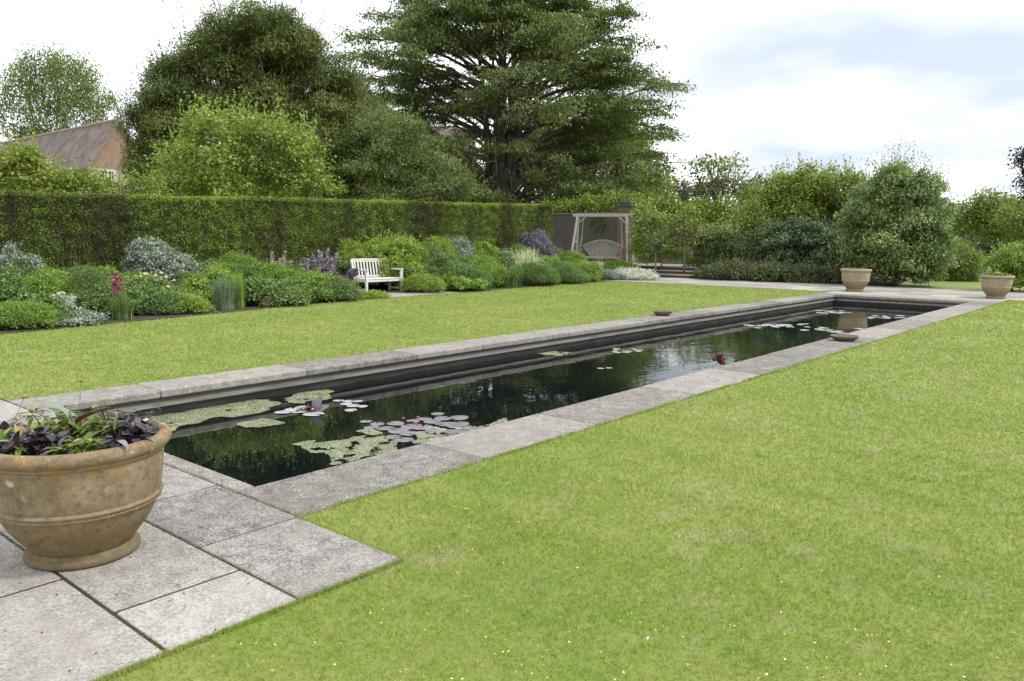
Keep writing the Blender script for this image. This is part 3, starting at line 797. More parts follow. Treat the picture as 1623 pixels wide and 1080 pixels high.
def pad(px_, py_, r_px, mat, key, label, group):
    p = G(px_, py_, WATER + .006)
    depth = (p - Vector((0, 0, HC))).dot(fw)
    r = r_px * depth / F
    if key not in src:
        o = pad_mesh(mat, 'lily_pad'); src[key] = o
    else:
        o = src[key].copy(); COL.objects.link(o)
    o.location = p; o.rotation_euler = (random.uniform(-.03, .03), random.uniform(-.03, .03), random.uniform(0, 6.28)); o.scale = (r, r * random.uniform(.9, 1), r * .35)
    tag(o, label, 'lily pad', group); return o
LA = 'round dusky purple lily pad in the crowded raft beside the near right coping'
raft = [(651, 676, 17), (672, 664, 13), (702, 663, 14), (706, 672, 17), (729, 672, 16), (627, 671, 14), (648, 687, 15), (677, 691, 15), (632, 683, 17), (611, 679, 15), (669, 677, 18), (688, 683, 15), (716, 684, 15), (735, 684, 17), (728, 662, 15), (694, 656, 11), (641, 697, 15), (655, 667, 12), (745, 678, 12), (624, 692, 13), (700, 692, 14), (685, 668, 14), (720, 676, 12), (754, 681, 14), (598, 672, 12), (664, 700, 12)]
for (a, b, r) in raft: pad(a, b, r, pad_purple, 'p', LA, 'purple lily pads by the near right coping')
for (a, b, r, lb) in [(589, 678, 13, 'round purple lily pad lying alone at the left of the purple raft'), (580, 668, 10, 'small pale lily pad behind the lone purple pad')]: pad(a, b, r, pad_purple, 'p', lb, 'purple lily pads by the near right coping')
for (a, b, r) in [(536, 635, 9), (552, 636, 9), (567, 636, 8), (560, 643, 11), (548, 640, 10), (574, 644, 9), (556, 650, 10)]: pad(a, b, r, pad_pale, 'w', 'pale round lily pad in the small group right of the upright lotus leaf', 'pale lily pads behind the dark water')
for (a, b, r) in [(449, 653, 14), (463, 649, 12), (478, 646, 12), (497, 656, 17), (474, 652, 13), (503, 648, 10)]: pad(a, b, r, pad_pale, 'w', 'pale round lily pad around the upright lotus leaf', 'pale lily pads round the lotus leaf')
for (a, b, r) in [(686, 679, 12), (700, 681, 9), (728, 679, 7), (712, 694, 10), (665, 686, 9), (690, 697, 11), (677, 702, 10)]: pad(a, b, r, pad_green, 'g', 'yellow green lily pad among the purple raft', 'yellow green lily pads')
def far_group(cs, label, group, key='w', mat=None):
    for (cx, cy, sx, sy, n, r) in cs:
        for i in range(n): pad(cx + random.uniform(-sx, sx), cy + random.uniform(-sy, sy), r * random.uniform(.7, 1.15), mat or pad_pale, key, label, group)
far_group([(1218, 517, 34, 3, 16, 7)], 'pale lily pad in the far raft in mid pool, left of the small bowl', 'lily pads in the middle far raft')
far_group([(1272, 514, 7, 1, 3, 6)], 'pale lily pad just right of the mid pool raft', 'lily pads right of the middle raft')
far_group([(1290, 521, 20, 3, 8, 7), (1330, 526, 22, 3, 9, 7), (1367, 521, 9, 1.5, 4, 6)], 'pale lily pad in the raft behind the right hand bowl', 'lily pads behind the bowl')
far_group([(1318, 495, 32, 2.5, 15, 6)], 'pale lily pad near the far left corner of the pool', 'lily pads near the far corner')
far_group([(1410, 502, 30, 3, 14, 6)], 'pale lily pad by the right coping at the far end', 'lily pads by the far right coping')
far_group([(990, 554, 26, 5, 14, 6), (957, 583, 9, 1, 2, 6), (880, 562, 18, 2, 7, 7)], 'pale green lily pad near the left wall in the middle of the pool', 'lily pads near the left wall', 'g', pad_green)

# dark red leaf group and buds standing out of the water in the bright reflection
o = empty('red_lily_clump', G(1141, 571, WATER), 'dark red folded lily leaves and bud standing in the bright reflection', 'water plant')
mb = MB()
for (a, b, L_, W_, el, an) in [(1141, 570, .16, .13, 1.0, 0), (1146, 573, .13, .11, 1.2, 2), (1133, 570, .10, .08, .7, 3.6), (1126, 569, .10, .05, .5, 3.0), (1163, 573, .20, .05, .08, .6), (1138, 567, .12, .1, 1.3, 4.4)]:
    p = G(a, b, WATER) - G(1141, 571, WATER); an -= .7
    mb2 = MB(); big_leaf(mb2, p, (math.cos(an) * math.cos(el), math.sin(an) * math.cos(el), math.sin(el)), (0.3, -1, .4), L_ * .62, W_ * .7, .3, .4, .3, 6); mb2.build('leaf', redm, o, True)
# upright lotus leaf
lp = G(500, 652, WATER)
o = empty('lotus_leaf', lp, 'folded grey purple leaf standing up among the pale pads with red stems at its foot', 'water plant')
mb = MB(); big_leaf(mb, (0, 0, .01), rtv * .35 + Vector((0, 0, 1)), Vector((.3, -1, .2)), .19, .13, .25, .5, .5, 8); mb.build('leaf', pad_purple, o, True)
mb = MB(); big_leaf(mb, (0, 0, .01), rtv * .75 + Vector((0, 0, .35)), Vector((.3, -1, .2)), .15, .09, .35, .4, .5, 8); mb.build('leaf', pad_purple, o, True)
mb = MB()
for q in range(9):
    a = random.uniform(0, 6.28); big_leaf(mb, -rtv * random.uniform(.0, .16) + Vector((0, 0, .01)), (math.cos(a), math.sin(a), random.uniform(.3, .9)), (0, 0, 1), random.uniform(.07, .13), .045, .3, .4, random.uniform(.3, .7), 4)
mb.build('red_young_leaves', redm, o, True)
for (a, b) in [(640, 666), (663, 664), (660, 674)]:
    o = empty('pink_bud', G(a, b, WATER + .01), 'small pink water lily bud among the purple pads', 'flower', 'pink buds among the purple pads')
    mb = MB()
    for q in range(7):
        an = q * .9; big_leaf(mb, (0, 0, 0), (math.cos(an), math.sin(an), 1.6), (0, 0, 1), .034, .016, .1, .4, .2, 4)
    mb.build('petals', leafmat('pink_petal', [(0, (.4, .12, .10)), (1, (.75, .35, .32))]), o, True)

# algae mats: thousands of tiny floating clumps inside irregular outlines
am, t, b = newmat('algae_mat')
at = t.nodes.new('ShaderNodeAttribute'); at.attribute_name = 'v'
c = ramp(t, at.outputs['Fac'], [(0, (.10, .13, .05)), (.35, (.21, .25, .12)), (.7, (.31, .34, .20)), (1, (.42, .43, .31))])
t.links.new(c, b.inputs['Base Color']); b.inputs['Roughness'].default_value = .6
def algae(poly_px, label, dens=26000, edge=.5, sc=5, thr=-.25):
    poly = [tuple(G(a, b_, WATER)[:2]) for a, b_ in poly_px]
    poly = [(min(max(x, XI_L + .02), XI_R - .005), max(y, Y_NEAR)) for x, y in poly]
    xs = [p[0] for p in poly]; ys = [p[1] for p in poly]
    A = (max(xs) - min(xs)) * (max(ys) - min(ys)); k = int(A * dens)
    p = np.stack([R.uniform(min(xs), max(xs), k), R.uniform(min(ys), max(ys), k)], 1)
    jit = np.array([[mnoise.noise(Vector((x * 4, y * 4, 1))), mnoise.noise(Vector((x * 4, y * 4, 7)))] for x, y in p]) * .14
    p = p[in_poly(p + jit, poly)]
    nz = np.array([mnoise.noise(Vector((x * sc, y * sc, 3))) + .5 * mnoise.noise(Vector((x * sc * 3, y * sc * 3, 3))) for x, y in p])
    keep = nz > thr; p = p[keep]; nz = nz[keep]; k = len(p)
    L = LB(); L.add(np.column_stack([p, np.full(k, WATER + .006) + R.random(k) * .006]), R.normal(size=(k, 3)) * [1, 1, .05], R.normal(size=(k, 3)) * .10 + [0, 0, 1], R.uniform(.006, .018, k), R.uniform(.005, .015, k), .62 + nz * .40 + R.normal(size=k) * .08)
    tag(L.build('algae_mat', am), label, 'algae', kind='stuff')
algae([(215, 662), (262, 652), (330, 640), (390, 634), (425, 633), (442, 643), (428, 652), (385, 660), (350, 664), (300, 676), (268, 686), (240, 690), (200, 690)], 'large pale green algae mat in the near left end of the pool', thr=-.6)
algae([(446, 633), (470, 624), (505, 619), (535, 622), (520, 630), (488, 640), (455, 640)], 'pale algae mat behind the lotus leaf', thr=-.45)
algae([(378, 672), (405, 667), (438, 668), (440, 675), (412, 679), (382, 677)], 'small pale algae patch floating alone on dark water', thr=-.6)
algae([(458, 710), (475, 703), (495, 702), (500, 709), (530, 700), (560, 694), (590, 692), (612, 694), (632, 706), (615, 722), (575, 731), (520, 737), (505, 730), (515, 718), (490, 712), (465, 714)], 'patchy green algae mat against the near right coping', thr=-.30, sc=7)
algae([(563, 685), (585, 682), (606, 686), (600, 691), (570, 690)], 'thin algae streak left of the purple lily raft', thr=-.4)
algae([(645, 690), (680, 684), (720, 694), (745, 690), (770, 676), (800, 664), (815, 668), (740, 703), (690, 712), (660, 700)], 'broken algae fringe along the coping under the purple pads', thr=-.05, sc=9)
algae([(850, 562), (880, 558), (905, 560), (885, 565)], 'thin pale algae streak beside the left wall', thr=-.2)
# specks of floating seed on the open water
k = 900; L = LB(); p = np.stack([R.uniform(XI_L, XI_R, k), Y_NEAR + .05 + R.random(k) ** 1.8 * 14], 1)
L.add(np.column_stack([p, np.full(k, WATER + .004)]), R.normal(size=(k, 3)) * [1, 1, 0], R.normal(size=(k, 3)) * .05 + [0, 0, 1], R.uniform(.004, .015, k), R.uniform(.004, .01, k), R.uniform(.6, 1, k))
tag(L.build('floating_specks', am), 'pale specks of seed and petals scattered on the dark water', 'specks', kind='stuff')

# ------------------------------------------------------------------ the clipped hedge
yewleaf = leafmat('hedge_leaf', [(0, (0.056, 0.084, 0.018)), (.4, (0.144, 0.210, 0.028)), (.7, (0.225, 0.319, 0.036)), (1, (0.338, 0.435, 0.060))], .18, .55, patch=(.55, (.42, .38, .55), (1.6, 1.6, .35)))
hcore = flat('hedge_core', (.035, .040, .016), (.055, .052, .026), 6, 1, .5)
HX, HB, HY0, HY1 = -19.5, -21.2, -1.5, 25.25
htop = lambda y: 2.50 + .0215 * (y - 6) + .022 * np.sin(y * 1.7) * np.sin(y * .61 + 1) + .012 * np.sin(y * 4.3)
o = empty('hedge', (HX, 12, 0), 'long clipped yew hedge behind the flower border, patchy bright and brownish green', 'hedge')
mb = MB(); ys = np.linspace(HY0, HY1, 40)
mb.quad_ring([[(HX - .16 - HX, y - 12, 0), (HB + .16 - HX, y - 12, 0), (HB + .16 - HX, y - 12, htop(y) - .1), (HX - .16 - HX, y - 12, htop(y) - .1)] for y in (HY0 + .1, 6, 12, 18, HY1 - .12)])
mb.build('inner_branches', hcore, o)
L = LB()
def hleaf(p, nrm_, vb, leaf=.052):
    k = len(p)
    L.add(p, sph(k) + nrm_ * .5 + [0, 0, .25], sph(k) * .8 + nrm_ * .5 + np.array([0, 0, .5]), leaf * R.uniform(.6, 1.35, k), leaf * .45 * R.uniform(.7, 1.3, k), vb)
k = 170000
y = R.uniform(HY0, HY1, k); z = R.random(k) ** .92 * htop(y)
und = np.array([mnoise.noise(Vector((a * 1.1, b * 1.3, 0))) for a, b in zip(y[::20], z[::20])]); und = np.repeat(und, 20)[:k]
# undulation must follow position: evaluate on a coarse grid
gy = np.linspace(HY0, HY1, 160); gz = np.linspace(0, 3.2, 24)
gn = np.array([[mnoise.noise(Vector((a * .9, b * 1.3, 0))) + .5 * mnoise.noise(Vector((a * 2.5, b * 2.8, 4))) for b in gz] for a in gy])
gi = lambda a, b: gn[np.clip(((a - HY0) / (HY1 - HY0) * 159).astype(int), 0, 159), np.clip((b / 3.2 * 23).astype(int), 0, 23)]
gn2 = np.array([[mnoise.noise(Vector((a * 4.5, b * 5, 9))) for b in np.linspace(0, 3.2, 60)] for a in np.linspace(HY0, HY1, 400)])
gi2 = lambda a, b: gn2[np.clip(((a - HY0) / (HY1 - HY0) * 399).astype(int), 0, 399), np.clip((b / 3.2 * 59).astype(int), 0, 59)]
q = gi2(y, z)
x = -R.random(k) ** 1.6 * .20 + gi(y, z) * .05 + np.clip(q, -1, .3) * .10
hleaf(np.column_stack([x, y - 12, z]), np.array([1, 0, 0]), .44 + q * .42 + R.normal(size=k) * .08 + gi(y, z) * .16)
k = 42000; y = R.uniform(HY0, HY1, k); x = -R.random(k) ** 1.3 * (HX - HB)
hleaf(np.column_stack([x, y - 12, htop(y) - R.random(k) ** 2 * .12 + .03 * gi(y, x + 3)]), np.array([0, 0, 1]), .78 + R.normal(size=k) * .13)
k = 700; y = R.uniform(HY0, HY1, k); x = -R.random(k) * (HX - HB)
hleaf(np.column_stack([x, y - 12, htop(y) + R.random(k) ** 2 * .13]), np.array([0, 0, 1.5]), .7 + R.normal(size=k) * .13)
k = 9000; x = R.uniform(HB, HX, k) - HX; z = R.random(k) * htop(HY1)
hleaf(np.column_stack([x, HY1 - 12 - R.random(k) * .2, z]), np.array([0, 1, 0]), .45 + R.normal(size=k) * .15)
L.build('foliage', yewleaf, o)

# ------------------------------------------------------------------ border plants
LM = {}
def lm(key, stops, **kw):
    LM[key] = leafmat(key + '_leaf', stops, **kw); return LM[key]
lm('mid', [(0, (.06, .10, .03)), (.5, (.135, .215, .06)), (1, (.27, .36, .13))], trans=.28)
lm('bright', [(0, (.08, .15, .025)), (.5, (.185, .29, .05)), (1, (.36, .46, .12))], trans=.32)
lm('lime', [(0, (.09, .15, .02)), (.5, (.23, .32, .05)), (1, (.42, .50, .12))], trans=.3)
lm('silver', [(0, (0.095, 0.123, 0.085)), (.5, (0.237, 0.285, 0.228)), (1, (0.456, 0.494, 0.437))], trans=.15)
lm('pale', [(0, (0.300, 0.330, 0.260)), (.5, (0.500, 0.530, 0.450)), (1, (0.700, 0.710, 0.640))], trans=.15)
lm('blue', [(0, (0.072, 0.116, 0.072)), (.5, (0.174, 0.246, 0.145)), (1, (0.319, 0.392, 0.261))], trans=.25)
lm('smoke', [(0, (0.066, 0.054, 0.078)), (.5, (0.180, 0.162, 0.216)), (1, (0.324, 0.300, 0.372))], trans=.15)
lm('dark', [(0, (0.024, 0.042, 0.012)), (.5, (0.060, 0.096, 0.022)), (1, (0.132, 0.168, 0.042))], trans=.15)
lm('olive', [(0, (0.051, 0.065, 0.026)), (.5, (0.123, 0.145, 0.058)), (1, (0.246, 0.261, 0.116))], trans=.15)
lm('varieg', [(0, (0.220, 0.280, 0.120)), (.5, (0.500, 0.540, 0.360)), (1, (0.750, 0.760, 0.620))], trans=.2)
twig = bark('twig_bark', (.07, .055, .04), (.13, .11, .085), 20)

GB = 'plants of the flower border'
def pbase(px, X):
    p = DX(px, 377, X); return Vector((X, p.y, .01))
def pw_(px, X, wpx):
    p = pbase(px, X); return wpx * (p - Vector((0, 0, HC))).dot(fw) / F
def mound(name, label, px, X, wpx, top, mat, leaf=.05, asp=.5, cov=1.5, cs=.06, per=14, rough=.35, nl=7, upn=.7, droop=.1, flw=None, outw=.8, spike=0):
    b = pbase(px, X); H = max(.12, DX(px, top, X).z) * 1.04; W = pw_(px, X, wpx) * 1.28
    o = empty(name, b, label, 'plant', None)
    leaf *= random.choice([.8, 1, 1, 1.3, 1.5])
    lobes = [(0, 0, H * .38, W * .30, W * .32, H * .42)]
    for i in range(nl * 2):
        a = 2 * PI * i * .382 * 1.618 + random.uniform(-.3, .3); q = random.random() ** .6
        rr = W * .40 * q; r = W * random.uniform(.11, .20)
        hh = H * (1 - .5 * q ** 3) * random.uniform(.74, 1.0)
        rz_ = min(hh * .5, r * random.uniform(.9, 1.6))
        lobes.append((rr * math.cos(a), rr * math.sin(a), hh - rz_, r, r, rz_))
        if hh - rz_ > H * .35: lobes.append((rr * math.cos(a) * 1.1, rr * math.sin(a) * 1.1, hh * .35, r, r, hh * .33))
    L = LB(); lobes_fill(L, lobes, cov, leaf, asp, cs, per, droop, shell=(.45, 1.05), upn=upn, bottom=-.5, ground=.0, outw=outw, cvar=.3)
    # scattered shoots that break the outline
    k = int(60 * W / max(leaf, .02) * .12) + 30
    li = R.integers(0, len(lobes), k); A = np.array(lobes)[li]; u = sph(k); u[:, 2] = abs(u[:, 2])
    tip = A[:, :3] + u * A[:, 3:] * R.uniform(1.0, 1.0 + rough, k)[:, None]
    for q in range(5):
        t = R.uniform(-.2, .9, k)[:, None] * leaf * 1.6
        L.add(tip - u * t, u * .7 + sph(k) * .8 + [0, 0, .3], sph(k) + [0, 0, .6], leaf * R.uniform(.6, 1.1, k), leaf * asp, .6 + R.normal(size=k) * .18)
    L.build('foliage', mat, o)
    S = MB()
    for i in range(9):
        a = random.uniform(0, 6.28); S.tube([(0.02 * math.cos(a), .02 * math.sin(a), 0), (W * .15 * math.cos(a), W * .15 * math.sin(a), H * .4), (W * .28 * math.cos(a), W * .28 * math.sin(a), H * .75)], [.008, .006, .003], 4)
    S.build('stems', M['stem'], o)
    if flw:
        fm, n, fr, spread = flw
        for i in range(n):
            l = random.choice([l_ for l_ in lobes[1:] if l_[2] > H * .35] or lobes[1:]); u = sph(1)[0]; u[2] = abs(u[2]) * .8 + .25; u /= np.linalg.norm(u)
            if u[0] < -.2: u[0] *= -1
            p = (l[0] + u[0] * l[3] * spread, l[1] + u[1] * l[4] * spread, max(l[2] + u[2] * l[5] * spread, .1))
            FL = LB(); kk = 9; uu = sph(kk); uu[:, 2] = abs(uu[:, 2])
            FL.add(np.array(p) + uu * fr * .35, uu, sph(kk) + [0, 0, 1], fr, fr * .8, R.uniform(.2, 1, kk)); FL.build('flower', fm, o)
    return o
def tuft(name, label, px, X, wpx, top, mat, n=420, bw=.012, arch=.8, upright=.5, z0=.01, flowers=None):
    b = pbase(px, X); b.z = z0; H = max(.1, DX(px, top, X).z - z0); W = pw_(px, X, wpx)
    o = empty(name, b, label, 'plant', None)
    L = LB(); seg = 5
    a = R.uniform(0, 2 * PI, n); out = W * .5 * R.random(n) ** .7; hh = H * R.uniform(.6, 1.08, n); dirv = np.stack([np.cos(a), np.sin(a)], 1)
    vv = np.clip(R.normal(.5, .2, n), 0, 1); prev = None
    st = dirv * (W * .28 * R.random(n))[:, None]; out = out * .75; hh = hh * (1 - .45 * (out / (W * .5)) ** 2)
    for s_ in range(seg + 1):
        t = s_ / seg
        xy = st + dirv * (out * (t ** (1 + upright * 2)))[:, None]
        z = hh * (1 - (1 - t) ** 2) * 1.0 - arch * hh * .75 * np.clip(t - .55, 0, 1) ** 1.3 * (out / (W * .5 + 1e-6))
        p = np.column_stack([xy, z])
        if prev is not None:
            d = p - prev; l = np.linalg.norm(d, axis=1)
            L.add((p + prev) / 2, d, np.column_stack([dirv, np.full(n, .8)]), l * 1.5, bw * (1.25 - t * .6), vv + .06 * t)
        prev = p
    L.build('blades', mat, o)
    return o
def spikes(name, label, px, X, wpx, top, stem_mat, fmat, n, fr=.03, flen=.35, leaf=.07, leafmat_=None, bare=.0):
    b = pbase(px, X); H = DX(px, top, X).z; W = pw_(px, X, wpx)
    o = empty(name, b, label, 'plant', None)
    S = MB(); L = LB()
    for i in range(n):
        a = random.uniform(0, 6.28); rr = W * .5 * random.random() ** .6; h = H * random.uniform(.72, 1.03)
        t = Vector((rr * math.cos(a), rr * math.sin(a), h)); s0 = Vector((t.x * .35, t.y * .35, 0))
        S.tube([s0, s0.lerp(t, .5) + Vector((0, 0, .03)), t], [.005, .004, .002], 4)
        k = 26; tt = R.uniform(.05, .85, k)[:, None]
        L.add(np.array(s0) * (1 - tt) + np.array(t) * tt + R.normal(size=(k, 3)) * .03, sph(k) + [0, 0, .3], sph(k) + [0, 0, .7], leaf * R.uniform(.6, 1.3, k), leaf * .35, R.uniform(.2, .9, k))
        FL = LB(); k = 46; tt = 1 - R.random(k) * flen; hw = fr * (.5 + (1 - tt) / max(flen, .01))
        FL.add(np.array(s0) * (1 - tt[:, None]) + np.array(t) * tt[:, None] + sph(k) * hw[:, None], sph(k), sph(k) + [0, 0, .6], fr * 1.6, fr * 1.0, R.random(k))
        FL.build('flower_spike', fmat, o)
    S.build('stems', stem_mat, o); L.build('foliage', leafmat_ or LM['mid'], o)
    return o
f_white = leafmat('white_petal', [(0, (.55, .42, .25)), (.4, (.72, .68, .55)), (1, (.85, .83, .78))])
f_peach = leafmat('peach_petal', [(0, (.55, .30, .12)), (.5, (.75, .62, .38)), (1, (.85, .80, .68))])
f_mag = leafmat('magenta_petal', [(0, (.20, .01, .08)), (1, (.42, .04, .19))])
f_pur = leafmat('purple_petal', [(0, (.10, .06, .15)), (.6, (.20, .13, .28)), (1, (.36, .26, .42))])
f_pink = leafmat('pale_pink_petal', [(0, (.38, .22, .28)), (1, (.62, .50, .52))])
f_lil = leafmat('lilac_haze_petal', [(0, (.14, .11, .17)), (.5, (.28, .23, .34)), (1, (.45, .38, .48))])
f_sil = LM['pale']
E_ = lambda y: float(np.interp(y, [p[1] for p in BED], [p[0] for p in BED]))
# back row, against the hedge
mound('silver_shrub', 'grey green rounded shrub at the far left end of the border, against the hedge', 12, -18.4, 84, 388, LM['silver'], .06, .35, cov=1.4)
mound('silver_shrub', 'tall silvery blue domed shrub in front of the hedge, behind the white roses', 251, -18.2, 92, 370, LM['silver'], .065, .35, cov=1.9, rough=.12, nl=10)
mound('leafy_perennial', 'tall yellow green feathery plant between the two silver shrubs', 118, -18.3, 120, 420, LM['mid'], .045, .3, cov=1.6)
mound('leafy_perennial', 'bright green feathery plant right of the silvery domed shrub', 372, -18.4, 96, 402, LM['bright'], .04, .3, cov=1.6, rough=.6)
mound('leafy_perennial', 'dull green plant between the domed silver shrub and the feathery one', 322, -18.8, 40, 408, LM['blue'], .05, .4, rough=.6)
spikes('pale_pink_flower', 'small spray of pale pink spires standing against the hedge', 438, -18.9, 26, 396, M['stem'], f_pink, 6, .045, .30)
spikes('lilac_haze_plant', 'misty lilac flowering plant against the hedge, left of the bench', 505, -18.3, 62, 398, M['stem'], f_lil, 20, .055, .42)
spikes('lilac_haze_plant', 'lower dusky lilac flowering plant left of the misty one', 474, -18.2, 40, 412, M['stem'], f_lil, 12, .05, .35)
mound('golden_shrub', 'tall yellow green shrub behind the white bench', 607, -18.7, 118, 366, LM['lime'], .05, .45, rough=.75, cov=1.5)
mound('leafy_perennial', 'tall loose green plant at the left end behind the white bench', 562, -18.9, 60, 378, LM['lime'], .05, .45, rough=.8, cov=1.0)
mound('leafy_perennial', 'broad mid green plant right of the golden shrub', 668, -18.6, 100, 384, LM['mid'], .055, .4, rough=.4)
mound('silver_shrub', 'blue grey plant with upright tips against the hedge, right of the bench', 727, -18.8, 62, 374, LM['silver'], .055, .3, rough=.8, cov=1.3)
mound('leafy_perennial', 'green plant left of the smoky purple shrub', 785, -18.6, 64, 392, LM['blue'], .05, .4)
mound('smoke_bush', 'smoky purple grey shrub at the right end of the hedge', 849, -18.9, 56, 358, LM['smoke'], .055, .5, cov=1.8, rough=.25)
# middle row
mound('leafy_perennial', 'green mound below the grey shrub at the far left', 62, -17.0, 76, 426, LM['bright'], .05, .45)
mound('leafy_perennial', 'low green plant at the left edge of the border under the grey shrub', 4, -16.6, 60, 436, LM['mid'], .05, .45)
mound('leafy_perennial', 'feathery green plant left of the white rose bush', 128, -16.9, 74, 424, LM['mid'], .04, .3, rough=.5)
mound('rose_bush', 'rose bush with white and peach blooms in the left part of the border', 222, -16.6, 118, 430, LM['mid'], .06, .55, flw=(f_peach, 38, .06, 1.25), rough=.3, nl=9)
mound('leafy_perennial', 'pale green leafy plant right of the rose bush', 300, -16.9, 60, 436, LM['lime'], .055, .5)
mound('leafy_perennial', 'dull blue green plant beside the grassy clump', 336, -17.4, 60, 428, LM['blue'], .05, .4, rough=.5)
mound('leafy_perennial', 'yellow green mound behind the low geraniums', 432, -17.3, 92, 416, LM['bright'], .045, .4)
mound('leafy_perennial', 'wide green mound right of the bench', 700, -17.6, 96, 398, LM['mid'], .05, .45, rough=.4)
mound('leafy_perennial', 'yellow green mound low behind the right end of the bench', 655, -17.9, 60, 410, LM['bright'], .05, .45)
mound('leafy_perennial', 'green mound between the bench and the white striped grass', 758, -17.7, 74, 404, LM['bright'], .05, .4)
tuft('striped_grass', 'fountain of white striped grass in the border right of the bench', 834, -17.8, 74, 392, LM['varieg'], 620, .020, 1.0, .3)
mound('leafy_perennial', 'bright green plant just in front of the left swing leg', 906, -18.3, 44, 397, LM['bright'], .05, .45)
mound('leafy_perennial', 'green plant under the smoky purple shrub', 868, -18.0, 44, 402, LM['bright'], .045, .4)
# front row, along the lawn
def fr(px, off): 
    p = pbase(px, -15.5); return E_(p.y) - off
mound('leafy_perennial', 'low bright green plant at the front left corner of the border', 22, fr(22, .55), 84, 474, LM['bright'], .045, .45, nl=9)
mound('leafy_perennial', 'low green leafy plant beside the white woolly spires', 62, fr(62, .7), 60, 466, LM['mid'], .05, .45)
mound('silver_foliage_plant', 'low silver leaved plant at the front left of the border, under the white spires', 112, fr(112, .45), 76, 492, LM['silver'], .06, .45)
spikes('woolly_spires', 'white woolly flower spires at the front left of the border', 88, fr(88, .7), 62, 464, LM['silver'], LM['pale'], 13, .040, .5, leafmat_=LM['silver'])
tuft('gladiolus', 'strappy leaved plant with magenta flower spikes at the front of the border', 188, fr(188, .45), 70, 462, LM['mid'], 120, .022, .5, .5)
gl = bpy.data.objects['gladiolus']
for (px_, py_) in [(183, 443), (189, 450), (179, 456)]:
    p = DX(px_, py_, gl.location.x) - gl.location
    FL = LB(); k = 60; tt = R.random(k); FL.add(np.array(p) + np.column_stack([R.normal(size=k) * .03, R.normal(size=k) * .03, (tt - .5) * .24]), sph(k), sph(k) + [0, 0, .6], .045, .035, R.random(k)); FL.build('flower_spike', f_mag, gl)
    S = MB(); S.tube([(0, 0, 0), tuple(Vector(p) * .6), tuple(p)], [.008, .006, .003], 4); S.build('stem', M['stem'], gl)
mound('leafy_perennial', 'low green leaves under the rose bush at the lawn edge', 252, fr(252, .8), 64, 462, LM['mid'], .05, .45)
mound('leafy_perennial', 'low fresh green plant right of the rose bush on dark soil', 290, fr(290, .6), 60, 466, LM['lime'], .045, .5)
tuft('grassy_clump', 'fine upright blue green grassy clump at the border edge', 352, fr(352, .5), 62, 438, LM['blue'], 700, .010, .5, .7)
tuft('grassy_clump', 'tall thin bright green grassy clump just right of the blue green one', 376, fr(376, .5), 34, 430, LM['bright'], 260, .010, .4, .8)
mound('geranium', 'wide low mound of geranium leaves in front of the yellow green mound', 448, fr(448, .75), 96, 440, LM['mid'], .05, .6, flw=(f_pur, 3, .03, 1.05), nl=9)
mound('geranium', 'geranium mound with purple flowers beside the left leg of the bench', 516, fr(516, .62), 84, 436, LM['mid'], .05, .6, flw=(f_pur, 16, .045, 1.15), nl=9)
spikes('purple_flowers', 'stems of violet flowers leaning over the left arm of the bench', 560, fr(560, 1.1), 34, 426, M['stem'], f_pur, 8, .05, .16)
spikes('purple_flowers', 'stems of pinkish purple flowers left of the bench', 530, fr(530, 1.1), 50, 430, M['stem'], f_pur, 9, .045, .18)
mound('brown_leaf_plant', 'small reddish brown leaved plant on bare soil at the lawn edge', 424, fr(424, .35), 26, 470, LM['olive'], .04, .5)
mound('leafy_perennial', 'little yellow green plant growing in front of the bench legs', 588, fr(588, .28), 42, 462, LM['lime'], .04, .5)
mound('leafy_perennial', 'low frothy yellow green plant right of the bench at the lawn edge', 668, fr(668, .7), 56, 432, LM['lime'], .045, .6)
mound('leafy_perennial', 'broad low green plant at the lawn edge right of the frothy one', 722, fr(722, .7), 84, 428, LM['bright'], .05, .6, nl=9)
mound('leafy_perennial', 'green leafy mound below the wide mound right of the bench', 696, fr(696, 1.2), 70, 418, LM['mid'], .05, .5)
tuft('day_lily', 'dark green strappy leaved clump at the lawn edge', 806, fr(806, .7), 84, 416, LM['mid'], 520, .020, .9, .3)
tuft('grassy_clump', 'smaller strappy green clump left of the day lily', 775, fr(775, .9), 50, 416, LM['bright'], 300, .018, .8, .4)
mound('leafy_perennial', 'rounded fresh green plant at the lawn edge under the striped grass', 888, fr(888, .75), 70, 416, LM['mid'], .045, .4)
tuft('grassy_clump', 'bright green grassy tuft left of the silver artemisia', 943, fr(943, .6), 44, 416, LM['bright'], 320, .014, .6, .6)
tuft('feather_grass', 'thin pale grass with wispy stems in front of the swing', 950, fr(950, 1.3), 26, 400, LM['varieg'], 60, .006, .4, .8)
mound('silver_foliage_plant', 'silver white artemisia mound at the end of the border by the steps', 1000, -17.0, 76, 424, LM['pale'], .055, .35, nl=9)
mound('silver_foliage_plant', 'smaller silver artemisia left of the big silver mound', 966, -17.3, 40, 427, LM['silver'], .05, .35)
mound('leafy_perennial', 'green plant between the swing and the silver artemisia', 925, -18.0, 50, 412, LM['mid'], .05, .4)

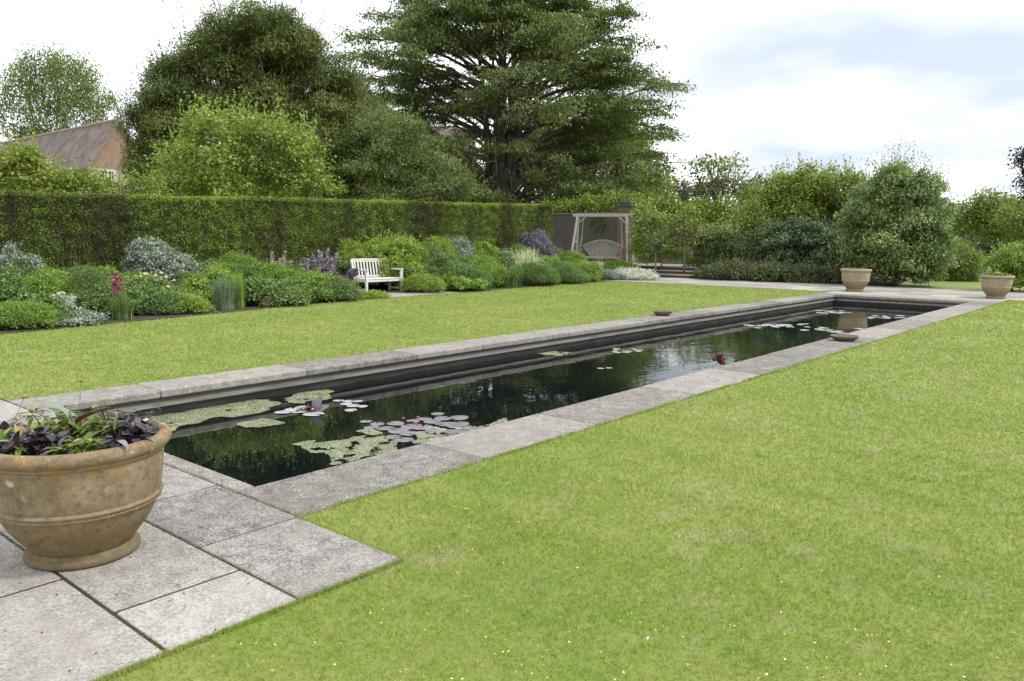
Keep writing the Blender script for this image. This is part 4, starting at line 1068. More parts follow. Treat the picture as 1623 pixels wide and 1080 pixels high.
for (px_, X_, w_, t_, mt_, lb) in [
    (30, -17.9, 70, 412, 'mid', 'green plant tucked in front of the grey shrub at the far left'),
    (85, -17.8, 60, 424, 'bright', 'fresh green plant between the far left grey shrub and the feathery plant'),
    (165, -18.0, 60, 420, 'bright', 'fresh green plant at the left foot of the silvery domed shrub'),
    (168, -16.2, 60, 448, 'mid', 'leafy green plant just behind the magenta spikes'),
    (195, -17.9, 50, 424, 'bright', 'yellow green plant behind the roses, left of the silver dome'),
    (290, -17.3, 50, 430, 'mid', 'green plant between the roses and the right of the silver dome'),
    (335, -18.0, 56, 414, 'bright', 'bright plant right of the silver dome'),
    (352, -16.9, 60, 425, 'bright', 'bright green plant behind the fine grassy clumps'),
    (398, -17.6, 60, 414, 'mid', 'mid green plant at the right of the feathery bright plant'),
    (400, -16.3, 60, 440, 'mid', 'green plant between the grassy clumps and the geranium mound'),
    (455, -18.1, 70, 412, 'mid', 'green plant below the pale pink spires'),
    (490, -16.6, 80, 432, 'bright', 'bright green plant at the foot of the lilac haze'),
    (542, -18.4, 44, 406, 'mid', 'green plant between the lilac haze and the bench back'),
    (640, -18.7, 90, 372, 'bright', 'tall fresh green plant right behind the bench, against the hedge'),
    (690, -18.9, 80, 378, 'lime', 'loose yellow green plant against the hedge above the wide mound'),
    (650, -17.5, 50, 420, 'mid', 'green plant beside the right arm of the bench'),
    (738, -16.9, 70, 414, 'mid', 'green plant behind the broad low one at the lawn edge'),
    (760, -18.8, 70, 382, 'bright', 'green plant against the hedge between the blue grey plant and the smoke bush'),
    (815, -18.7, 70, 388, 'mid', 'green plant behind the striped grass'),
    (852, -16.9, 60, 414, 'mid', 'green plant at the right foot of the striped grass'),
    (878, -18.9, 56, 390, 'mid', 'green plant right under the smoke bush, at the end of the hedge'),
    (920, -17.3, 56, 410, 'bright', 'bright green plant behind the grassy tuft near the artemisia'),
    (985, -18.4, 56, 410, 'bright', 'green plant in front of the right swing leg'),
    (-60, -17.6, 110, 420, 'mid', 'green plant beyond the left edge of the view, below the hedge'),
    (-70, -15.6, 110, 470, 'bright', 'low green plant beyond the left edge of the view, by the lawn corner'),
    (-180, -17.2, 170, 424, 'bright', 'big green plant at the near end of the border outside the view'),
]: mound('leafy_perennial', lb, px_, X_, w_, t_, LM[mt_], random.choice([.045, .06, .07]), random.choice([.3, .45, .6]), rough=random.choice([.3, .6, .8]), flw=None)

# ------------------------------------------------------------------ white bench
wpaint = flat('weathered_white_paint', (.66, .66, .63), (.50, .49, .45), 12, .65, .2)
by0, by1, bxf, bxb = 14.02, 15.30, -17.28, -17.83
o = empty('garden_bench', (-17.55, 14.66, .02), 'white slatted wooden bench facing the lawn among the border plants', 'bench')
rel = lambda x, y, z: (x + 17.55, y - 14.66, z)
def part(name, fn, mat=wpaint):
    mb = MB(); fn(mb); return mb.build(name, mat, o)
for yy_ in (by0, by1):
    part('front_leg', lambda mb: mb.bar(rel(bxf, yy_, 0), rel(bxf, yy_, .64), .06, .06))
    part('back_leg', lambda mb: (mb.bar(rel(bxb + .02, yy_, 0), rel(bxb + .02, yy_, .42), .055, .055), mb.bar(rel(bxb + .02, yy_, .42), rel(bxb - .10, yy_, .95), .055, .055)))
    part('armrest', lambda mb: (mb.box(*[v for v in (bxb - .02 + 17.55, bxf + .06 + 17.55, yy_ - 14.66 - .04, yy_ - 14.66 + .04)], .64, .675, .008),))
    part('side_rail', lambda mb: (mb.bar(rel(bxb, yy_, .36), rel(bxf, yy_, .36), .03, .07), mb.bar(rel(bxb, yy_, .12), rel(bxf, yy_, .12), .028, .045)))
part('seat', lambda mb: [mb.box(bxb + .03 + i * .092 + 17.55, bxb + .03 + i * .092 + .075 + 17.55, by0 - 14.66 + .03, by1 - 14.66 - .03, .40, .422, .004) for i in range(6)])
part('seat_rail', lambda mb: mb.box(bxf - .03 + 17.55, bxf + 17.55, by0 - 14.63, by1 - 14.69, .33, .40))
part('top_rail', lambda mb: mb.bar(rel(bxb - .095, by0 + .028, .915), rel(bxb - .095, by1 - .028, .915), .09, .035, (1, 0, -.2)))
part('lower_back_rail', lambda mb: mb.bar(rel(bxb - .005, by0 + .028, .46), rel(bxb - .005, by1 - .028, .46), .05, .03, (1, 0, -.2)))
for i in range(11):
    yv = by0 + .10 + i * (by1 - by0 - .20) / 10
    part('back_slat', lambda mb: mb.bar(rel(bxb - .012, yv, .483), rel(bxb - .085, yv, .872), .042, .016, (1, 0, .2)))
bl = MB(); bl.box(-.28, .40, .58, .70, 0, .045, .006); bl.build('wooden_sill', flat('sill_wood', (.22, .15, .12), (.14, .09, .07), 12), o)

# ------------------------------------------------------------------ terrace, steps, wall, swing
TZ = .45
ts = M['stone']
sheet('terrace', [(-40, 28.0), (-18.3, 28.0), (-18.3, 30.3), (-15.4, 30.3), (-15.4, 33.2), (-40, 33.2)], TZ, ts, thick=.46)
S1 = MB(); S2 = MB()
for i in range(3):
    S2.box(-18.28, -15.55, 29.26 + i * .34, 30.28, i * .15 + .004, i * .15 + .106, 0); S1.box(-18.26, -15.50, 29.23 + i * .34, 30.29, i * .15 + .1062, (i + 1) * .15 + .004, .008, v=.9)
so_ = empty('steps', (0, 0, 0), None, None)
S2.build('risers', flat('riser_stone', (.085, .065, .05), (.05, .045, .035), 6, .95, .5), so_)
S1.build('treads', stone_mat('step_stone', (.36, .33, .28), (.15, .135, .115), (.30, .24, .18)), so_); tag(so_, 'short flight of worn stone steps up to the terrace at the end of the border', 'steps')
def brick_mat(name, c1, c2, c3, mortar, sc=1.0, axis='x', patch=.5):
    mt, t, b = newmat(name)
    g = t.nodes.new('ShaderNodeNewGeometry'); sp = t.nodes.new('ShaderNodeSeparateXYZ'); t.links.new(g.outputs['Position'], sp.inputs[0])
    cb_ = t.nodes.new('ShaderNodeCombineXYZ'); t.links.new(mth(t, 'ADD', sp.outputs['X'], sp.outputs['Y']), cb_.inputs[0]); t.links.new(sp.outputs['Z'], cb_.inputs[1])
    br_ = t.nodes.new('ShaderNodeTexBrick'); br_.inputs['Scale'].default_value = 1; br_.inputs['Brick Width'].default_value = .225 * sc; br_.inputs['Row Height'].default_value = .075 * sc
    br_.inputs['Mortar Size'].default_value = .006 * sc; br_.inputs['Color1'].default_value = (*c1, 1); br_.inputs['Color2'].default_value = (*c2, 1); br_.inputs['Mortar'].default_value = (*mortar, 1); br_.inputs['Bias'].default_value = 0
    t.links.new(cb_.outputs[0], br_.inputs['Vector'])
    c = mixc(t, rng_(t, noise(t, 1.1, 5, .65), .42, .60, 0, patch), br_.outputs['Color'], c3)
    c = mixc(t, rng_(t, noise(t, 8, 5, .7), .45, .7, 0, .4), c, tuple(v * .5 for v in c1))
    t.links.new(c, b.inputs['Base Color']); b.inputs['Roughness'].default_value = .92; bump(t, b, br_.outputs['Fac'], -.4, .01)
    return mt
old_brick = brick_mat('old_brick', (.075, .050, .043), (.05, .042, .037), (.065, .062, .046), (.08, .075, .062), 1.5, patch=.8)
red_brick = brick_mat('red_brick', (.20, .085, .055), (.11, .06, .045), (.08, .07, .05), (.12, .11, .09), 1.2, patch=.9)
o = empty('brick_wall', (-20, 32.9, 0), 'old mossy brick garden wall behind the swing seat', 'wall')
r_ = ray(990, 377); xe_ = 32.9 * r_.x / r_.y + 20
W_ = MB(); W_.box(-12, xe_, .0, .36, 0, 2.78); W_.build('brickwork', old_brick, o)
W_ = MB(); W_.box(-12, xe_ + .02, -.05, .41, 2.782, 2.86, .02); W_.build('coping', flat('wall_coping', (.08, .085, .055), (.12, .12, .09), 6, .95, .6), o)
pp_ = DD(992, 360, 37.6)
o = empty('brick_pier', (pp_.x, pp_.y, 0), 'tall brick pier at the end of the garden wall, right of the swing', 'pillar', rz=.35)
W_ = MB(); W_.box(-.34, .26, -.3, .3, 0, 2.95); W_.build('brickwork', red_brick, o)
W_ = MB(); W_.box(-.40, .34, -.34, .34, 3.052, 3.12, .02); W_.box(-.30, .24, -.26, .26, 3.122, 3.32, .03); W_.build('cap', old_brick, o)
o = empty('brick_wall', (pp_.x - .2, 34.2, 0), 'lower weathered brick wall beyond the steps, half hidden by green leaves', 'wall')
W_ = MB(); W_.box(0, 9.5, 0, .34, 0, 2.15); W_.build('brickwork', brick_mat('pale_brick', (.20, .13, .10), (.16, .13, .105), (.21, .20, .16), (.20, .19, .165), 1.4, patch=.8), o)
W_ = MB(); W_.box(0, 9.5, -.04, .38, 2.152, 2.22, .02); W_.build('coping', flat('pale_coping', (.28, .27, .24), (.18, .17, .14), 6), o)

iv = empty('wall_ivy', (-21.2, 32.84, 0), 'thin dark creeper scattered over the brick wall behind the swing', 'climber')
L = LB(); k = 7500; px_i = R.uniform(-1.9, 2.2, k); pz_i = .5 + R.random(k) * 2.3
kp = np.array([mnoise.noise(Vector((a * 1.1, b_ * 1.4, 8))) + .5 * mnoise.noise(Vector((a * 4, b_ * 4, 8))) for a, b_ in zip(px_i, pz_i)]) > -.02
px_i = px_i[kp]; pz_i = pz_i[kp]; k = len(px_i)
L.add(np.column_stack([px_i, -R.random(k) * .08, pz_i]), sph(k) * [1, .3, 1], sph(k) * .5 + [0, -1, .4], .07 * R.uniform(.6, 1.2, k), .05, R.normal(.45, .2, k))
L.build('leaves', LM['dark'], iv)
swood = flat('silvered_oak', (.28, .26, .22), (.18, .165, .14), 10, .85, .4)
swL, swR = DD(909, 340, 35.3), DD(1001, 340.5, 34.8)
a = Vector((swL.x, swL.y, 0)); b = Vector((swR.x, swR.y, 0)); ux = (b - a).normalized(); wdt = (b - a).length
mid = (a + b) / 2; rzs = math.atan2(ux.y, ux.x); ztop = (swL.z + swR.z) / 2 - TZ
o = empty('swing_seat', (mid.x, mid.y, TZ), 'silvered oak garden swing seat with a fan back hanging in its frame', 'swing seat', rz=rzs)
hw = wdt / 2
def sp_(name, fn, par=None):
    mb = MB(); fn(mb); return mb.build(name, fwood if name in ('top_beam', 'leg', 'brace', 'cross_rail', 'rope') else swood, par or o)
fwood = flat('bleached_oak', (.36, .345, .31), (.25, .235, .205), 10, .85, .4)
sp_('top_beam', lambda mb: mb.box(-hw - .02, hw + .02, -.05, .05, ztop - .10, ztop + .03, .01))
for s in (-1, 1):
    for q in (-1, 1):
        sp_('leg', lambda mb: mb.bar((s * (hw - .20), q * .04, ztop - .05), (s * (hw - .02), q * .62, 0), .085, .085))
    sp_('cross_rail', lambda mb: mb.bar((s * (hw - .10), -.34, 1.0), (s * (hw - .10), .34, 1.0), .05, .07))
    sp_('brace', lambda mb: mb.bar((s * (hw - .55), 0, ztop - .10), (s * (hw - .17), 0, ztop - .42), .05, .05))
sw_ = .88
for s in (-1, 1):
    sp_('rope', lambda mb: (mb.tube([(s * (sw_ - .06), 0, ztop - .1), (s * sw_, -.02, ztop * .55), (s * (sw_ + .06), -.22, .62)], .014, 5), mb.tube([(s * (sw_ - .02), 0, ztop * .6), (s * (sw_ + .06), .22, .75)], .014, 5)))
    sp_('arm', lambda mb: (mb.bar((s * (sw_ + .02), .25, .66), (s * (sw_ + .02), -.25, .66), .06, .035), mb.bar((s * (sw_ + .02), -.22, .36), (s * (sw_ + .02), -.22, .66), .045, .045)))
sp_('seat', lambda mb: [mb.box(-sw_, sw_, -.25 + i * .1, -.17 + i * .1, .34, .365, .004) for i in range(5)] + [mb.box(-sw_, sw_, -.28, -.253, .27, .365)])
arch = lambda x: .80 + .26 * math.cos(x / sw_ * PI / 2) ** .9 if abs(x) < sw_ else .80
def toprail(mb):
    xs = np.linspace(-sw_, sw_, 15)
    mb.quad_ring([[(x, .24, arch(x) - .04), (x, .29, arch(x) - .04), (x, .29, arch(x) + .045), (x, .24, arch(x) + .045)] for x in xs])
sp_('back_top_rail', toprail)
for i in range(15):
    f = (i - 7) / 7.3
    xt = f * sw_ * .98; sp_('back_slat', lambda mb: mb.bar((f * sw_ * .62, .265, .37), (xt, .265, arch(xt) - .045), .085, .018, (0, 1, 0)))

o = empty('wooden_post', G(1108, 440), 'short grey wooden post beside the steps', 'post')
mb = MB(); mb.lathe([(.0, 0), (.12, 0), (.12, .66), (.13, .665), (.13, .74), (.11, .76), (0, .765)], 20); mb.build('post', swood, o)

# ------------------------------------------------------------------ trees and shrubs beyond the garden
B_dark = bark('dark_bark', (.035, .028, .022), (.10, .085, .065), 7)
B_grey = bark('grey_bark', (.12, .105, .085), (.24, .215, .18), 9)
B_pale = bark('pale_bark', (.35, .33, .30), (.60, .58, .54), 9)
T_yew = leafmat('yew_foliage', [(0, (.040, .058, .020)), (.45, (.105, .135, .040)), (.8, (.19, .22, .065)), (1, (.29, .30, .10))], .25, .6)
T_cedar = leafmat('conifer_foliage', [(0, (.052, .075, .030)), (.45, (.13, .17, .058)), (.8, (.22, .26, .09)), (1, (.31, .34, .13))], .30, .6)
T_lime = leafmat('lime_foliage', [(0, (0.077, 0.121, 0.022)), (.45, (0.176, 0.242, 0.044)), (.8, (0.308, 0.363, 0.088)), (1, (0.462, 0.484, 0.220))], .3, .45)
T_yell = leafmat('yellow_green_foliage', [(0, (.075, .11, .02)), (.5, (.19, .245, .045)), (1, (.37, .40, .10))], .3, .5)
T_birch = leafmat('birch_foliage', [(0, (0.054, 0.084, 0.022)), (.5, (0.138, 0.186, 0.048)), (1, (0.264, 0.300, 0.096))], .28, .5)
T_mid = leafmat('mid_green_foliage', [(0, (0.063, 0.098, 0.022)), (.5, (0.168, 0.231, 0.049)), (1, (0.336, 0.378, 0.098))], .28, .5)
T_bay = leafmat('grey_green_shrub_foliage', [(0, (.06, .09, .03)), (.45, (.15, .21, .075)), (.8, (.26, .33, .13)), (1, (.40, .45, .22))], .25, .45)
T_holly = leafmat('dark_glossy_foliage', [(0, (.035, .058, .030)), (.5, (.09, .135, .060)), (.85, (.17, .23, .11)), (1, (.28, .34, .19))], .18, .45, spec=.35)
T_jun = leafmat('juniper_foliage', [(0, (.035, .050, .020)), (.5, (.095, .120, .048)), (1, (.20, .22, .09))], .15, .6)
T_copper = leafmat('copper_foliage', [(0, (0.012, 0.008, 0.012)), (.5, (0.040, 0.022, 0.035)), (1, (0.100, 0.060, 0.080))], .15, .4)
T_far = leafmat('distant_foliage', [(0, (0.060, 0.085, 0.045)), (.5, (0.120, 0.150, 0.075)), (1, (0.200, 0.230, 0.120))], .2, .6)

def rounded(spec, cx, half, depth, back=.5):
    out = []
    for s_ in spec:
        u = max(0, 1 - ((s_[0] - cx) / half) ** 2) ** .5
        out.append((s_[0], s_[1], s_[2], -depth * u * random.uniform(.6, 1.1)))
        if random.random() < back: out.append((s_[0] + random.uniform(-8, 8), s_[1] + random.uniform(-4, 10), s_[2], depth * u * random.uniform(.2, .9)))
    return out

def shoots(n, ln, leaf, asp, spread=.5, upw=.6, per=12):
    def f(L, lobes):
        A = np.array(lobes); li = R.integers(0, len(A), n)
        u = sph(n); u[:, 2] = abs(u[:, 2]) * .9 + .1; u = norm(u)
        st = A[li, :3] + u * A[li, 3:] * .85
        d = norm(u * spread + np.array([0, 0, upw]) + R.normal(size=(n, 3)) * .2)
        l = ln * R.uniform(.5, 1.3, n)
        for q in range(per):
            t = (q + R.random(n)) / per
            p = st + d * (l * t)[:, None] + R.normal(size=(n, 3)) * (leaf * .35 * (1.15 - t))[:, None]
            L.add(p, d * .6 + sph(n) * .8, sph(n) + [0, 0, .7], leaf * R.uniform(.6, 1.1, n), leaf * asp, .58 + R.normal(size=n) * .16)
    return f

yew_spec = [(400, 42, 36), (372, 70, 42), (432, 66, 42), (335, 92, 36), (300, 128, 36), (476, 96, 40), (514, 126, 38), (400, 112, 52), (350, 140, 48), (450, 140, 52),
            (290, 180, 42), (548, 166, 38), (500, 184, 48), (330, 212, 50), (400, 196, 55), (460, 224, 50), (565, 215, 38), (530, 250, 46), (272, 236, 38), (262, 290, 38),
            (588, 268, 40), (540, 296, 42), (480, 285, 45), (420, 285, 50), (350, 285, 50), (300, 292, 42), (380, 250, 50), (590, 205, 34), (610, 240, 34)]
lobed_tree('yew_tree', 'huge dark dome shaped yew behind the hedge and the light green maple', 46, 405, rounded(yew_spec, 405, 190, 5), T_yew, B_dark, leaf=.175, asp=.34, cov=1.25, cs=.26, per=26, trunk_r=.6, droop=.5, extra=lambda L, lb: (shoots(1300, .8, .16, .3, .5, .5, 9)(L, lb), shoots(330, 2.1, .16, .32, .35, .75, 26)(L, [l for l in lb if l[2] > 4])), cvar=.16, lvar=.19, gaps=.12, flatc=.5, shell=(.6, 1.05), bump_=(9, (.34, .62), .72, 1.0, .6))
lobed_tree('yew_tree', 'narrow ragged dark yew with spiky tips beside the brick gable', 43, 238, [(240, 150, 15), (258, 118, 17), (236, 185, 18), (214, 178, 12), (200, 195, 10), (228, 220, 20), (250, 205, 22), (245, 255, 24), (232, 285, 20), (262, 290, 22), (216, 250, 9, .5), (270, 150, 20), (285, 105, 14), (225, 235, 18), (240, 265, 18)], T_yew, B_dark, leaf=.17, asp=.32, cov=2.0, cs=.26, per=22, trunk_r=.2, droop=.4, extra=shoots(520, 1.2, .15, .3, .5, .7, 12), gaps=.08)

maple = [(330, 205, 26), (362, 212, 34), (300, 238, 30), (418, 222, 30), (400, 258, 44), (340, 268, 46), (282, 276, 28), (458, 232, 24), (486, 228, 17), (450, 276, 42), (496, 268, 26), (262, 294, 22), (508, 296, 24), (375, 300, 40), (430, 305, 38), (310, 305, 34)]
lobed_tree('maple_tree', 'bright light green maple standing just behind the hedge, in front of the yews', 32, 385, rounded(maple, 385, 130, 2.2), T_lime, B_grey, leaf=.125, asp=.75, cov=.95, cs=.17, per=14, trunk_r=.12, droop=.15, lvar=.18, gaps=.22, bump_=(7, (.3, .55), .62, .97, .8), extra=shoots(420, .8, .15, .7, .6, .6, 7), cvar=.26, shell=(.5, 1.05))
lobed_tree('hazel_shrub', 'yellow green leafy shrub above the hedge at the left edge, before the tiled roof', 29, 60, rounded([(36, 252, 11), (44, 268, 15), (20, 288, 22), (86, 286, 17), (130, 292, 12), (160, 298, 9), (0, 276, 15), (60, 296, 22), (108, 300, 17), (-20, 290, 26)], 60, 120, 1.3), T_yell, B_grey, leaf=.12, asp=.7, cov=1.1, cs=.2, per=14, trunk_r=.07, droop=.15, lvar=.12, bump_=(8, (.3, .55), .7, .95, .8), extra=shoots(150, .6, .12, .7, .5, .7, 7), cat='shrub')
lobed_tree('hazel_shrub', 'small sprig of green shrub just above the hedge below the gable window', 27, 222, [(200, 300, 11), (225, 296, 12), (245, 302, 14), (180, 303, 10)], T_mid, B_grey, leaf=.10, asp=.6, cov=1.2, cs=.14, per=12, trunk_r=.05, extra=shoots(50, .4, .10, .6, .5, .7, 6), cat='shrub')
lobed_tree('birch_tree', 'tall airy birch with drooping twigs behind the tiled roof', 150, 105, [(48, 105, 24), (38, 140, 26), (20, 170, 20), (85, 112, 24), (118, 118, 28), (112, 155, 34), (70, 165, 34), (142, 160, 28), (90, 200, 36), (150, 196, 26), (168, 160, 12), (12, 200, 12), (135, 130, 22), (30, 210, 14), (60, 210, 20), (175, 200, 14)], T_birch, B_pale, leaf=.42, asp=.45, cov=1.0, cs=.75, per=26, trunk_r=.45, droop=.9, gaps=.38,  outw=.3, flatc=1.3, upn=.2, lvar=.1, bump_=(8, (.3, .5), .6, .9, 1.2))

# the big open conifer
def big_conifer():
    dist = 60; b = DD(797, 377, dist); b.z = -.53; k = dist / F
    o = empty('spreading_conifer', b, 'very large spreading conifer with tiered branches and a thick trunk, behind the hedge', 'tree')
    T = MB()
    T.tube([(0, 0, -.3), (0, 0, .6), (.05, 0, 2.0), (0, .05, 3.6), (0, 0, 5.4)], [1.15, .95, .82, .85, .62], 14)
    prof = [(2.3, 7.0), (4.3, 9.3), (5.6, 10.0), (7.2, 10.4), (8.8, 10.0), (10.4, 9.3), (12.9, 8.0), (15, 6.0), (16.9, 3.2), (18.2, .6)]
    er = lambda z: float(np.interp(z, [p[0] for p in prof], [p[1] for p in prof]))
    stems = []
    for i in range(8):
        a = i * 2.4 + .4; rr = random.uniform(.6, 3.2); h = random.uniform(12, 17.4)
        pts = [Vector((.45 * math.cos(a), .45 * math.sin(a), 1.6)), Vector((rr * .25 * math.cos(a) + .3 * math.cos(a), (rr * .25 + .3) * math.sin(a), 5.5)), Vector((rr * .6 * math.cos(a), rr * .6 * math.sin(a), h * .62)), Vector((rr * math.cos(a), rr * math.sin(a), h))]
        T.tube(pts, [.36, .24, .13, .03], 8); stems.append(pts)
    def on_stem(s_, z):
        for p, q in zip(s_[:-1], s_[1:]):
            if p.z <= z <= q.z: return p.lerp(q, (z - p.z) / (q.z - p.z))
        return s_[-1] if z > s_[-1].z else s_[0]
    T.build('trunk', B_dark, o, True)
    cama = math.atan2(-b.y, -b.x)
    Bm = MB(); L = LB(); nb = 262
    cl = []
    for i in range(nb):
        zt = 2.6 + (17.6 - 2.6) * ((i + .5) / nb) ** .93; a = i * 2.39996 + random.uniform(-.3, .3)
        Rr = er(zt) * random.choice((random.uniform(.5, .85), random.uniform(.85, 1.0)))
        s_ = stems[int(((a + PI) / (2 * PI) * 8)) % 8]; best = min(stems, key=lambda q: -(q[2].x * math.cos(a) + q[2].y * math.sin(a)) + random.uniform(0, 2.))
        z0 = max(1.9, zt - Rr * random.uniform(.10, .55))
        st = on_stem(best, z0); tip = Vector((Rr * math.cos(a), Rr * math.sin(a), zt)); ln = (tip - st).length
        if ln < .6: continue
        if 3.6 < zt < 11.5 and math.cos(a - cama) > .72 and random.random() < .35: continue
        lift = random.uniform(.02, .12) * ln; pts = []
        sidew = Vector((-math.sin(a), math.cos(a), 0)) * random.uniform(-.08, .08) * ln
        n = 8
        for q in range(n + 1):
            t = q / n; pts.append(st.lerp(tip, t) + Vector((0, 0, lift * math.sin(PI * t) - .10 * max(0, t - .7) * ln)) + sidew * math.sin(PI * t) + Vector((random.gauss(0, .05), random.gauss(0, .05), random.gauss(0, .05))))
        r0 = .035 + .010 * ln
        Bm.tube(pts, [r0 * (1 - .85 * q / n) for q in range(n + 1)], 5)
        dens_ = 1.0
        for q in range(15):
            t = random.uniform(.26, 1.0) ** .8; f = t * n; p = pts[int(min(f, n - 1))].lerp(pts[min(int(f) + 1, n)], f - int(min(f, n - 1)) if f < n else 1)
            sd = random.choice((-1, 1)); dv_ = Vector((math.cos(a + sd * random.uniform(.4, 1.1)), math.sin(a + sd * random.uniform(.4, 1.1)), random.uniform(-.12, .22)))
            l2 = min(2.6, .28 * ln) * (1.15 - .55 * t) * random.uniform(.6, 1.3)
            e2 = p + dv_ * l2 + Vector((0, 0, -.05 * l2))
            Bm.tube([p, p.lerp(e2, .5) + Vector((0, 0, .06 * l2)), e2], [r0 * .35, r0 * .22, .008], 3)
            for c_ in range(4):
                tt = random.uniform(.25, 1.05); cl.append(tuple(p.lerp(e2, tt) + Vector((random.gauss(0, .12), random.gauss(0, .12), random.gauss(0, .06)))) + (l2,))
    Bm.build('branches', bark('conifer_bark', (.06, .05, .04), (.13, .115, .09), 9), o, True)
    cl = np.array(cl)
    rr_ = np.hypot(cl[:, 0], cl[:, 1]); ca_ = np.cos(np.arctan2(cl[:, 1], cl[:, 0]) - cama)
    cl = cl[~((rr_ < 4.5) & (ca_ > -.1) & (cl[:, 2] > 3.8) & (cl[:, 2] < 11) & (R.random(len(cl)) < .68))]
    per = 19; idx = np.repeat(np.arange(len(cl)), per); n = len(idx)
    c = cl[idx, :3]; sg = (.20 + .09 * cl[idx, 3])[:, None]
    off = np.clip(R.normal(size=(n, 3)), -1.7, 1.7) * sg * [1, 1, .32]; off[:, 2] -= .28 * np.hypot(off[:, 0], off[:, 1])
    rad = norm(np.column_stack([c[:, 0], c[:, 1], np.zeros(n)]))
    cv = R.uniform(-.2, .2, len(cl))[idx]
    L.add(c + off, rad * .7 + sph(n) * .8 + [0, 0, -.25], sph(n) * .5 + [0, 0, .9], .21 * R.uniform(.6, 1.3, n), .085 * R.uniform(.7, 1.3, n), .48 + cv + R.normal(size=n) * .13)
    print('conifer leaves', n)
    L.build('crown', T_cedar, o)
    D = MB()
    for i in range(46):
        a = random.uniform(0, 6.28); z = random.uniform(4.5, 9.5); p = Vector((.7 * math.cos(a), .7 * math.sin(a), z)); ln = random.uniform(1, 3.2)
        q1 = p + Vector((math.cos(a) * ln * .5, math.sin(a) * ln * .5, random.uniform(-.3, .8))); q2 = q1 + Vector((math.cos(a) * ln * .3 + random.uniform(-.5, .5), math.sin(a) * ln * .3 + random.uniform(-.5, .5), random.uniform(-2.2, .4)))
        D.tube([p, q1, q2], [.045, .032, .012], 4)
    o.scale = (1.29, 1.29, 1.333)
    D.build('dead_twigs', bark('dead_wood', (.20, .18, .15), (.34, .31, .27), 9), o)
big_conifer()
lobed_tree('yew_tree', 'drooping dark yew between the yew dome and the big conifer trunk', 42, 600, rounded([(560, 250, 34), (600, 225, 32), (640, 245, 38), (590, 285, 38), (650, 290, 38), (700, 285, 34), (540, 295, 30), (620, 300, 38), (585, 200, 26), (640, 205, 24), (690, 250, 26), (735, 300, 22)], 630, 110, 2.6), T_cedar, B_dark, leaf=.17, asp=.34, cov=1.0, cs=.30, per=24, trunk_r=.3, droop=.6, gaps=.25, extra=shoots(500, .8, .16, .3, .6, .2, 9), cvar=.16, lvar=.14, flatc=.4, bump_=(9, (.35, .65), .6, 1.05, .3))
lobed_tree('lime_tree', 'fresh green tree with dark stems behind the garden wall, right of the conifer trunk', 78, 912, rounded([(900, 262, 42), (948, 236, 50), (1000, 272, 40), (930, 292, 36), (1010, 300, 32), (872, 226, 40), (975, 200, 34), (856, 290, 34), (1032, 296, 24), (1000, 235, 34), (840, 250, 32)], 940, 100, 6), T_mid, B_dark, leaf=.30, asp=.6, cov=1.1, cs=.45, per=18, trunk_r=.32, trunk_top=.35, lvar=.12, bump_=(8, (.3, .5), .8, .95, .7))
lobed_tree('box_shrub', 'low bright shrubbery seen over the wall under the fresh green tree', 47, 950, [(870, 330, 14), (900, 326, 13), (930, 322, 16), (960, 320, 18), (985, 318, 16), (1010, 325, 18)], T_lime, B_grey, leaf=.16, asp=.6, cov=1.4, cs=.25, per=16, trunk_r=.08, cat='shrub')

# right hand side
lobed_tree('fig_tree', 'light green large leaved wall shrub right of the brick pier', 56, 1065, rounded([(1010, 335, 22), (1022, 325, 20), (1045, 348, 26), (1085, 345, 24), (1058, 322, 16), (1026, 372, 22), (1072, 380, 22)], 1052, 60, 1.6), T_lime, B_grey, leaf=.22, asp=.7, cov=1.2, cs=.34, per=14, trunk_r=.08, extra=shoots(90, .5, .16, .7, .6, .6, 6), gaps=.1, vb=.42, cat='shrub')
lobed_tree('fig_tree', 'light green large leaved shrub between the two stone gate piers', 57, 1130, rounded([(1112, 334, 20), (1140, 348, 28), (1110, 360, 24), (1150, 326, 16), (1176, 345, 24), (1160, 375, 26)], 1140, 60, 1.6), T_lime, B_grey, leaf=.22, asp=.7, cov=1.2, cs=.34, per=14, trunk_r=.08, extra=shoots(90, .5, .16, .7, .6, .6, 6), gaps=.05, vb=.38, cat='shrub')
lobed_tree('climbing_shrub', 'loose green shrub hiding the pale brick wall right of the pier', 34.0, 1040, rounded([(1022, 365, 16), (1040, 380, 16), (1014, 345, 10), (1058, 385, 14), (1075, 375, 14), (1100, 382, 15), (1035, 345, 14), (1055, 352, 14), (1010, 372, 10), (1085, 358, 14), (1110, 362, 14), (1130, 372, 14), (1150, 365, 12)], 1050, 60, .3), T_mid, B_grey, leaf=.13, asp=.6, cov=1.0, cs=.2, per=12, trunk_r=.04, cat='shrub', extra=shoots(60, .4, .12, .6, .6, .6, 6))
lobed_tree('climbing_shrub', 'pale green shrub beside the right stone pier, left of the dark glossy bush', 36.0, 1185, rounded([(1180, 350, 20), (1195, 372, 20), (1170, 382, 18), (1205, 340, 16), (1190, 330, 12)], 1190, 40, .6), T_mid, B_grey, leaf=.13, asp=.6, cov=1.1, cs=.2, per=14, trunk_r=.04, cat='shrub', extra=shoots(80, .4, .12, .6, .6, .6, 6))
lobed_tree('evergreen_shrub', 'rounded dark green shrub beyond the steps, behind the wooden post', 34.5, 1135, rounded([(1130, 395, 24), (1158, 390, 24), (1145, 412, 24), (1115, 405, 12)], 1140, 50, .9), LM['dark'], B_dark, leaf=.09, asp=.5, cov=1.7, cs=.14, per=18, trunk_r=.06, cat='shrub')
